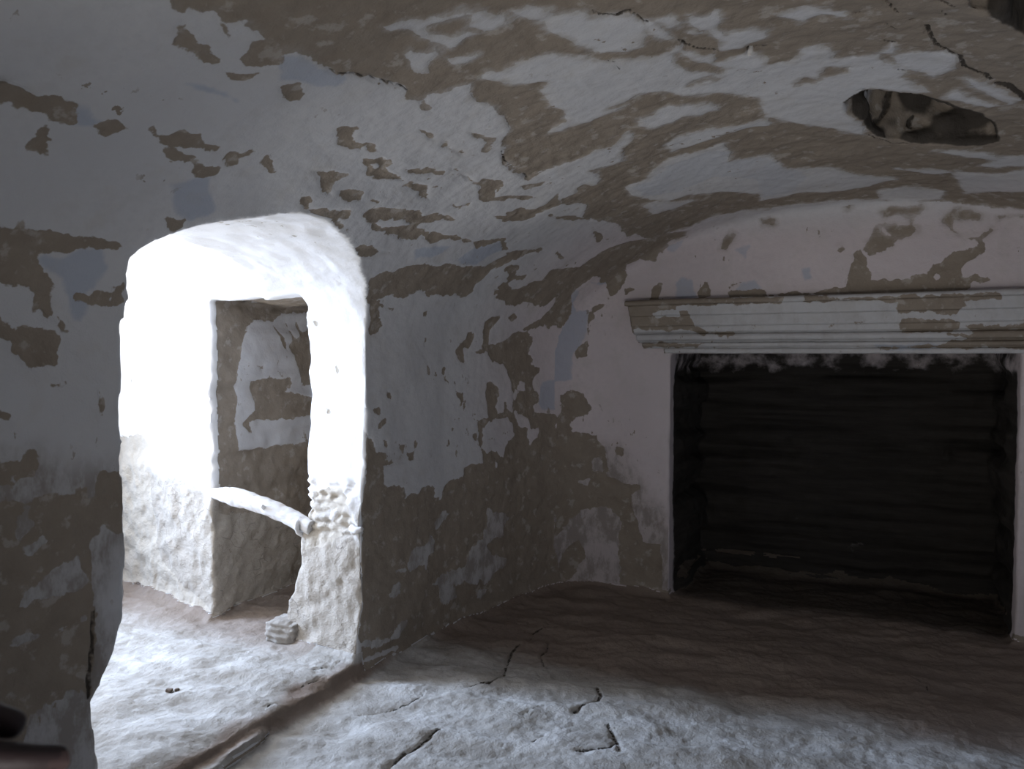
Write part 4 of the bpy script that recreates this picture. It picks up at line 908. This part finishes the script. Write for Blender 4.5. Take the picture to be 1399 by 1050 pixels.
kv, kf = tube([(-2.30, 2.43, .575), (-2.295, 2.41, .585), (-2.292, 2.40, .592)], [.011, .009, .005], 10, 55, .002)
mesh_obj('knot', kv, kf, M_WOOD, branch)
pv, pf2 = tube([(-2.128, 2.44, .552), (-2.115, 2.405, .535), (-2.11, 2.402, .505), (-2.10, 2.43, .484)], [.012, .010, .010, .008], 8, 57, .004)
mesh_obj('split_end', pv, pf2, M_WOOD, branch)

# --- stub of wood in the edge of the door reveal
sv, sf = tube([(-1.86, 2.43, .535), (-1.825, 2.385, .543), (-1.795, 2.372, .548), (-1.775, 2.37, .556)], [.016, .017, .014, .008], 12, 60, .004)
tag(mesh_obj('stick', sv, sf, M_WOOD), 'short broken stub of wood poking from the edge of the bright door reveal', 'stick')

# --- lumps of earth and mud brick
def lump(name, loc, size, label, cat, mat, seed, rot=0, layers=0.0, group=None, attrs=None):
    bm = bmesh.new()
    bmesh.ops.create_cube(bm, size=1)
    bmesh.ops.subdivide_edges(bm, edges=bm.edges[:], cuts=13, use_grid_fill=True)
    P = np.array([v.co[:] for v in bm.verts])
    q = P / (np.abs(P).max(1, keepdims=True) + 1e-9) * np.abs(P).max(1, keepdims=True)
    r = np.linalg.norm(q, axis=1, keepdims=True)
    P = q * (1 - .11 * sstep(.55, .86, r))
    P = P * np.array(size)
    W = (P + np.array(loc)).astype(F32)
    s = min(size)
    nrm = P / (np.linalg.norm(P, axis=1, keepdims=True) + 1e-9)
    a = s * (.09 * point_noise(W, s * .7, seed) + .07 * point_noise(W, s * .3, seed + 1) + .05 * point_noise(W, s * .14, seed + 2))
    a = a - layers * s * .05 * (np.sin(W[:, 2] * 2 * math.pi / (s * .28)) > .45)
    P = P + nrm * a[:, None]
    for v, p in zip(bm.verts, P):
        v.co = p
    F_ = [[v.index for v in f.verts] for f in bm.faces]
    bm.free()
    o = mesh_obj(name, P, F_, mat, None, {'mud': np.full(len(P), .15)} if attrs is None else {k: np.full(len(P), v) for k, v in attrs.items()})
    o.location = loc; o.rotation_euler.z = rot
    return tag(o, label, cat, group)
lump('mud_brick', (-2.185, 2.43, .098), (.145, .13, .085), 'low broken mud brick at the foot of the bright door reveal', 'brick', M_FLOOR, 70, .12, 1.0, attrs={'mud': .15, 'dust_shade': .25, 'crack': .05})
lump('earth_clod', (-2.197, 1.858, .064), (.021, .017, .013), 'small dark clod on the passage floor, the larger of two', 'clod', M_FLOOR, 80, .5, attrs={'crack': .001, 'dust_shade': 1})
lump('earth_clod', (-2.178, 1.8744, .064), (.015, .013, .010), 'tiny dark clod on the passage floor, the smaller of two', 'clod', M_FLOOR, 84, 1.1, attrs={'crack': .001, 'dust_shade': 1})

# --- peg in the vault
qv, qf = tube([(-.352, 2.125, 1.995), (-.354, 2.122, 1.978), (-.356, 2.119, 1.966)], [.006, .006, .0045], 10, 90, .001)
tag(mesh_obj('peg', qv, qf, M_WOOD), 'small pale peg stuck in the vault left of the broken hole', 'peg')

# --- the hand at the edge of the view
def skin_mat():
    m, t = new_mat('skin'); k = NT(t)
    n = k.noise(60, 4, .6)
    col = k.mix(n, (.026, .016, .017), (.040, .025, .025))
    k.finish(col, n, .002, .4, .55, .35)
    return m
def nail_mat():
    m, t = new_mat('finger_nail'); k = NT(t)
    k.finish(k.mix(k.noise(40, 2), (.055, .036, .035), (.07, .046, .044)), None, roughness=.4, spec=.4)
    return m
CAMROT = Matrix.Rotation(math.radians(26), 3, 'Z') @ Matrix.Rotation(math.radians(90 - 2.17), 3, 'X')
HAND_AT = Vector((-.3355, -.2222, -.43))                      # knuckles of the middle finger, seen from the eye
def build_hand():
    # joints: (x along the fingers, y across towards the thumb, z out of the back of the hand), metres
    J, E, Rr = [], [], []
    def add(p, r, prev=None):
        J.append(Vector(p)); Rr.append(r)
        if prev is not None: E.append((prev, len(J) - 1))
        return len(J) - 1
    wrist = add((-.088, .0, .0), (.029, .020))
    fa1 = add((-.16, -.01, -.004), (.032, .025), wrist)
    fa2 = add((-.24, -.035, -.012), (.040, .034), fa1)
    add((-.33, -.065, -.02), (.043, .040), fa2)
    palm = add((-.045, .0, .0), (.036, .016), wrist)
    rows = [(.028, .000, .046, .026, .020, .0095), (.006, .004, .050, .030, .021, .0097), (-.016, .001, .046, .028, .020, .0092), (-.036, -.006, .036, .021, .018, .0082)]
    for i, (y, x0, l1, l2, l3, r) in enumerate(rows):
        k0 = add((x0 - .012, y, .002), (r * 1.25, r * 1.1), palm)
        d = Vector((1, (y * .9), -.10)).normalized()
        p = J[k0] + d * l1 + Vector((0, 0, -.002))
        k1 = add(p, (r * 1.02, r * 1.02), k0)
        p2 = p + Vector((.90, y * .5, -.42)).normalized() * l2
        k2 = add(p2, (r * .92, r * .92), k1)
        p3 = p2 + Vector((.80, 0, -.58)).normalized() * l3
        add(p3, (r * .78, r * .74), k2)
    t0 = add((-.060, .028, -.006), (.016, .014), palm)
    t1 = add((-.022, 0.037, -.018), (.0125, .012), t0)
    t2 = add((.016, .039, -.024), (.0105, .0105), t1)
    add((.044, .037, -.030), (.0085, .0075), t2)
    me = bpy.data.meshes.new('person')
    me.from_pydata([tuple(j) for j in J], E, [])
    o = bpy.data.objects.new('person', me); C.objects.link(o)
    sm = o.modifiers.new('skin', 'SKIN')
    lay = me.skin_vertices
    if not len(lay):
        b = bmesh.new(); b.from_mesh(me); b.verts.layers.skin.verify(); b.to_mesh(me); b.free()
    sk = me.skin_vertices[0].data
    for i, r in enumerate(Rr):
        sk[i].radius = r if isinstance(r, tuple) else (r, r)
        sk[i].use_root = (i == palm)
    sd = o.modifiers.new('smooth', 'SUBSURF'); sd.levels = 3; sd.render_levels = 3
    bpy.context.view_layer.update()
    dg = bpy.context.evaluated_depsgraph_get()
    new = bpy.data.meshes.new_from_object(o.evaluated_get(dg), depsgraph=dg)
    o.modifiers.clear(); o.data = new; bpy.data.meshes.remove(me)
    new.name = 'person'; new.materials.clear(); new.materials.append(M_SKIN)
    new.polygons.foreach_set('use_smooth', [True] * len(new.polygons))
    tips = [(J[6 + 4 * i + 2], J[6 + 4 * i + 3], rows[i][5]) for i in range(4)]
    return o, J
M_SKIN, M_NAIL = skin_mat(), nail_mat()
hand, HJ = build_hand()
ang = math.radians(-17)
basis = Matrix(((math.cos(ang), -math.sin(ang), 0), (math.sin(ang), math.cos(ang), 0), (0, 0, 1)))
hand.matrix_world = Matrix.Translation(CAMROT @ HAND_AT + Vector((0, 0, 1.2))) @ (CAMROT @ basis).to_4x4()
tag(hand, 'fingertips of a dark bare hand of a person at the lower left corner', 'person')
# nails, one per finger
ends = [(HJ[5 + 4 * i + 2], HJ[5 + 4 * i + 3], r) for i, r in enumerate((.0095, .0097, .0092, .0082))] + [(HJ[-2], HJ[-1], .009)]
for a, b, r in ends:
    d = (b - a).normalized(); up = Vector((0, 0, 1)); s = d.cross(up).normalized(); u = s.cross(d)
    vs, fs = [], []
    for i in range(7):
        for j in range(7):
            x, y = (i / 6 - .5), (j / 6 - .5)
            k = 1 - .35 * (2 * abs(y)) ** 2 * (i / 6)
            vs.append(a + d * ((b - a).length * .72 + x * r * 1.15 * k) + s * y * r * 1.25 + u * (r * .80 * math.cos(y * 1.9) - .1 * r * (i / 6)))
    fs = [(i * 7 + j, i * 7 + j + 1, i * 7 + j + 8, i * 7 + j + 7) for i in range(6) for j in range(6)]
    mesh_obj('fingernail', vs, fs, M_NAIL, hand)


# ------------------------------------------------------------------ camera, daylight and added fill lamps
cam = bpy.data.cameras.new('camera'); co = bpy.data.objects.new('camera', cam); C.objects.link(co)
cam.sensor_width = 36; cam.lens = 36 * 1080 / 1399; cam.clip_start = .02
cam.dof.use_dof = True; cam.dof.focus_distance = 3.0; cam.dof.aperture_fstop = 9
co.location = (0, 0, 1.2); co.rotation_euler = (math.radians(90 - 2.17), 0, math.radians(26))
bpy.context.scene.camera = co

def area(name, loc, target, sx, sy, power, col, spread=180):
    l = bpy.data.lights.new(name, 'AREA'); l.shape = 'RECTANGLE'; l.size = sx; l.size_y = sy; l.energy = power; l.color = col; l.spread = math.radians(spread)
    o = bpy.data.objects.new(name, l); C.objects.link(o); o.location = loc
    o.rotation_euler = (Vector(target) - Vector(loc)).to_track_quat('-Z', 'Y').to_euler()
    return o
area('daylight_opening', (-4.0, 1.92, 1.15), (-1.0, 2.28, .2), .42, 1.2, 31, (.54, .70, 1.0), 80)
area('passage_skylight', (-3.10, 2.02, 1.74), (-3.02, 2.15, 0), .5, .4, 12, (1.0, .985, .97))
area('passage_bounce', (-3.1, 1.05, .22), (-2.05, 2.0, 1.7), .6, .5, 10.5, (1.0, .985, .98), 130)  # added hidden lamp standing in for light bounced off the passage floor
area('near_fill', (.25, -.7, .34), (-.45, 2.4, 1.9), .7, .5, 6.2, (1.0, .985, .975), 88)  # added fill behind the camera, standing in for bounce off the lit floor

w = bpy.data.worlds.new('sky'); bpy.context.scene.world = w; w.use_nodes = True
w.node_tree.nodes['Background'].inputs[0].default_value = (.62, .74, 1, 1)
w.node_tree.nodes['Background'].inputs[1].default_value = 0.6
sc = bpy.context.scene
sc.view_settings.view_transform = 'Standard'
sc.view_settings.look = 'None'
sc.cycles.max_bounces = 4
sc.cycles.diffuse_bounces = 4
sc.cycles.glossy_bounces = 1
sc.cycles.transmission_bounces = 0
sc.cycles.use_adaptive_sampling = True
sc.cycles.adaptive_threshold = 0.05
sc.cycles.adaptive_min_samples = 20
sc.cycles.use_denoising = True
sc.cycles.caustics_reflective = False
sc.cycles.caustics_refractive = False
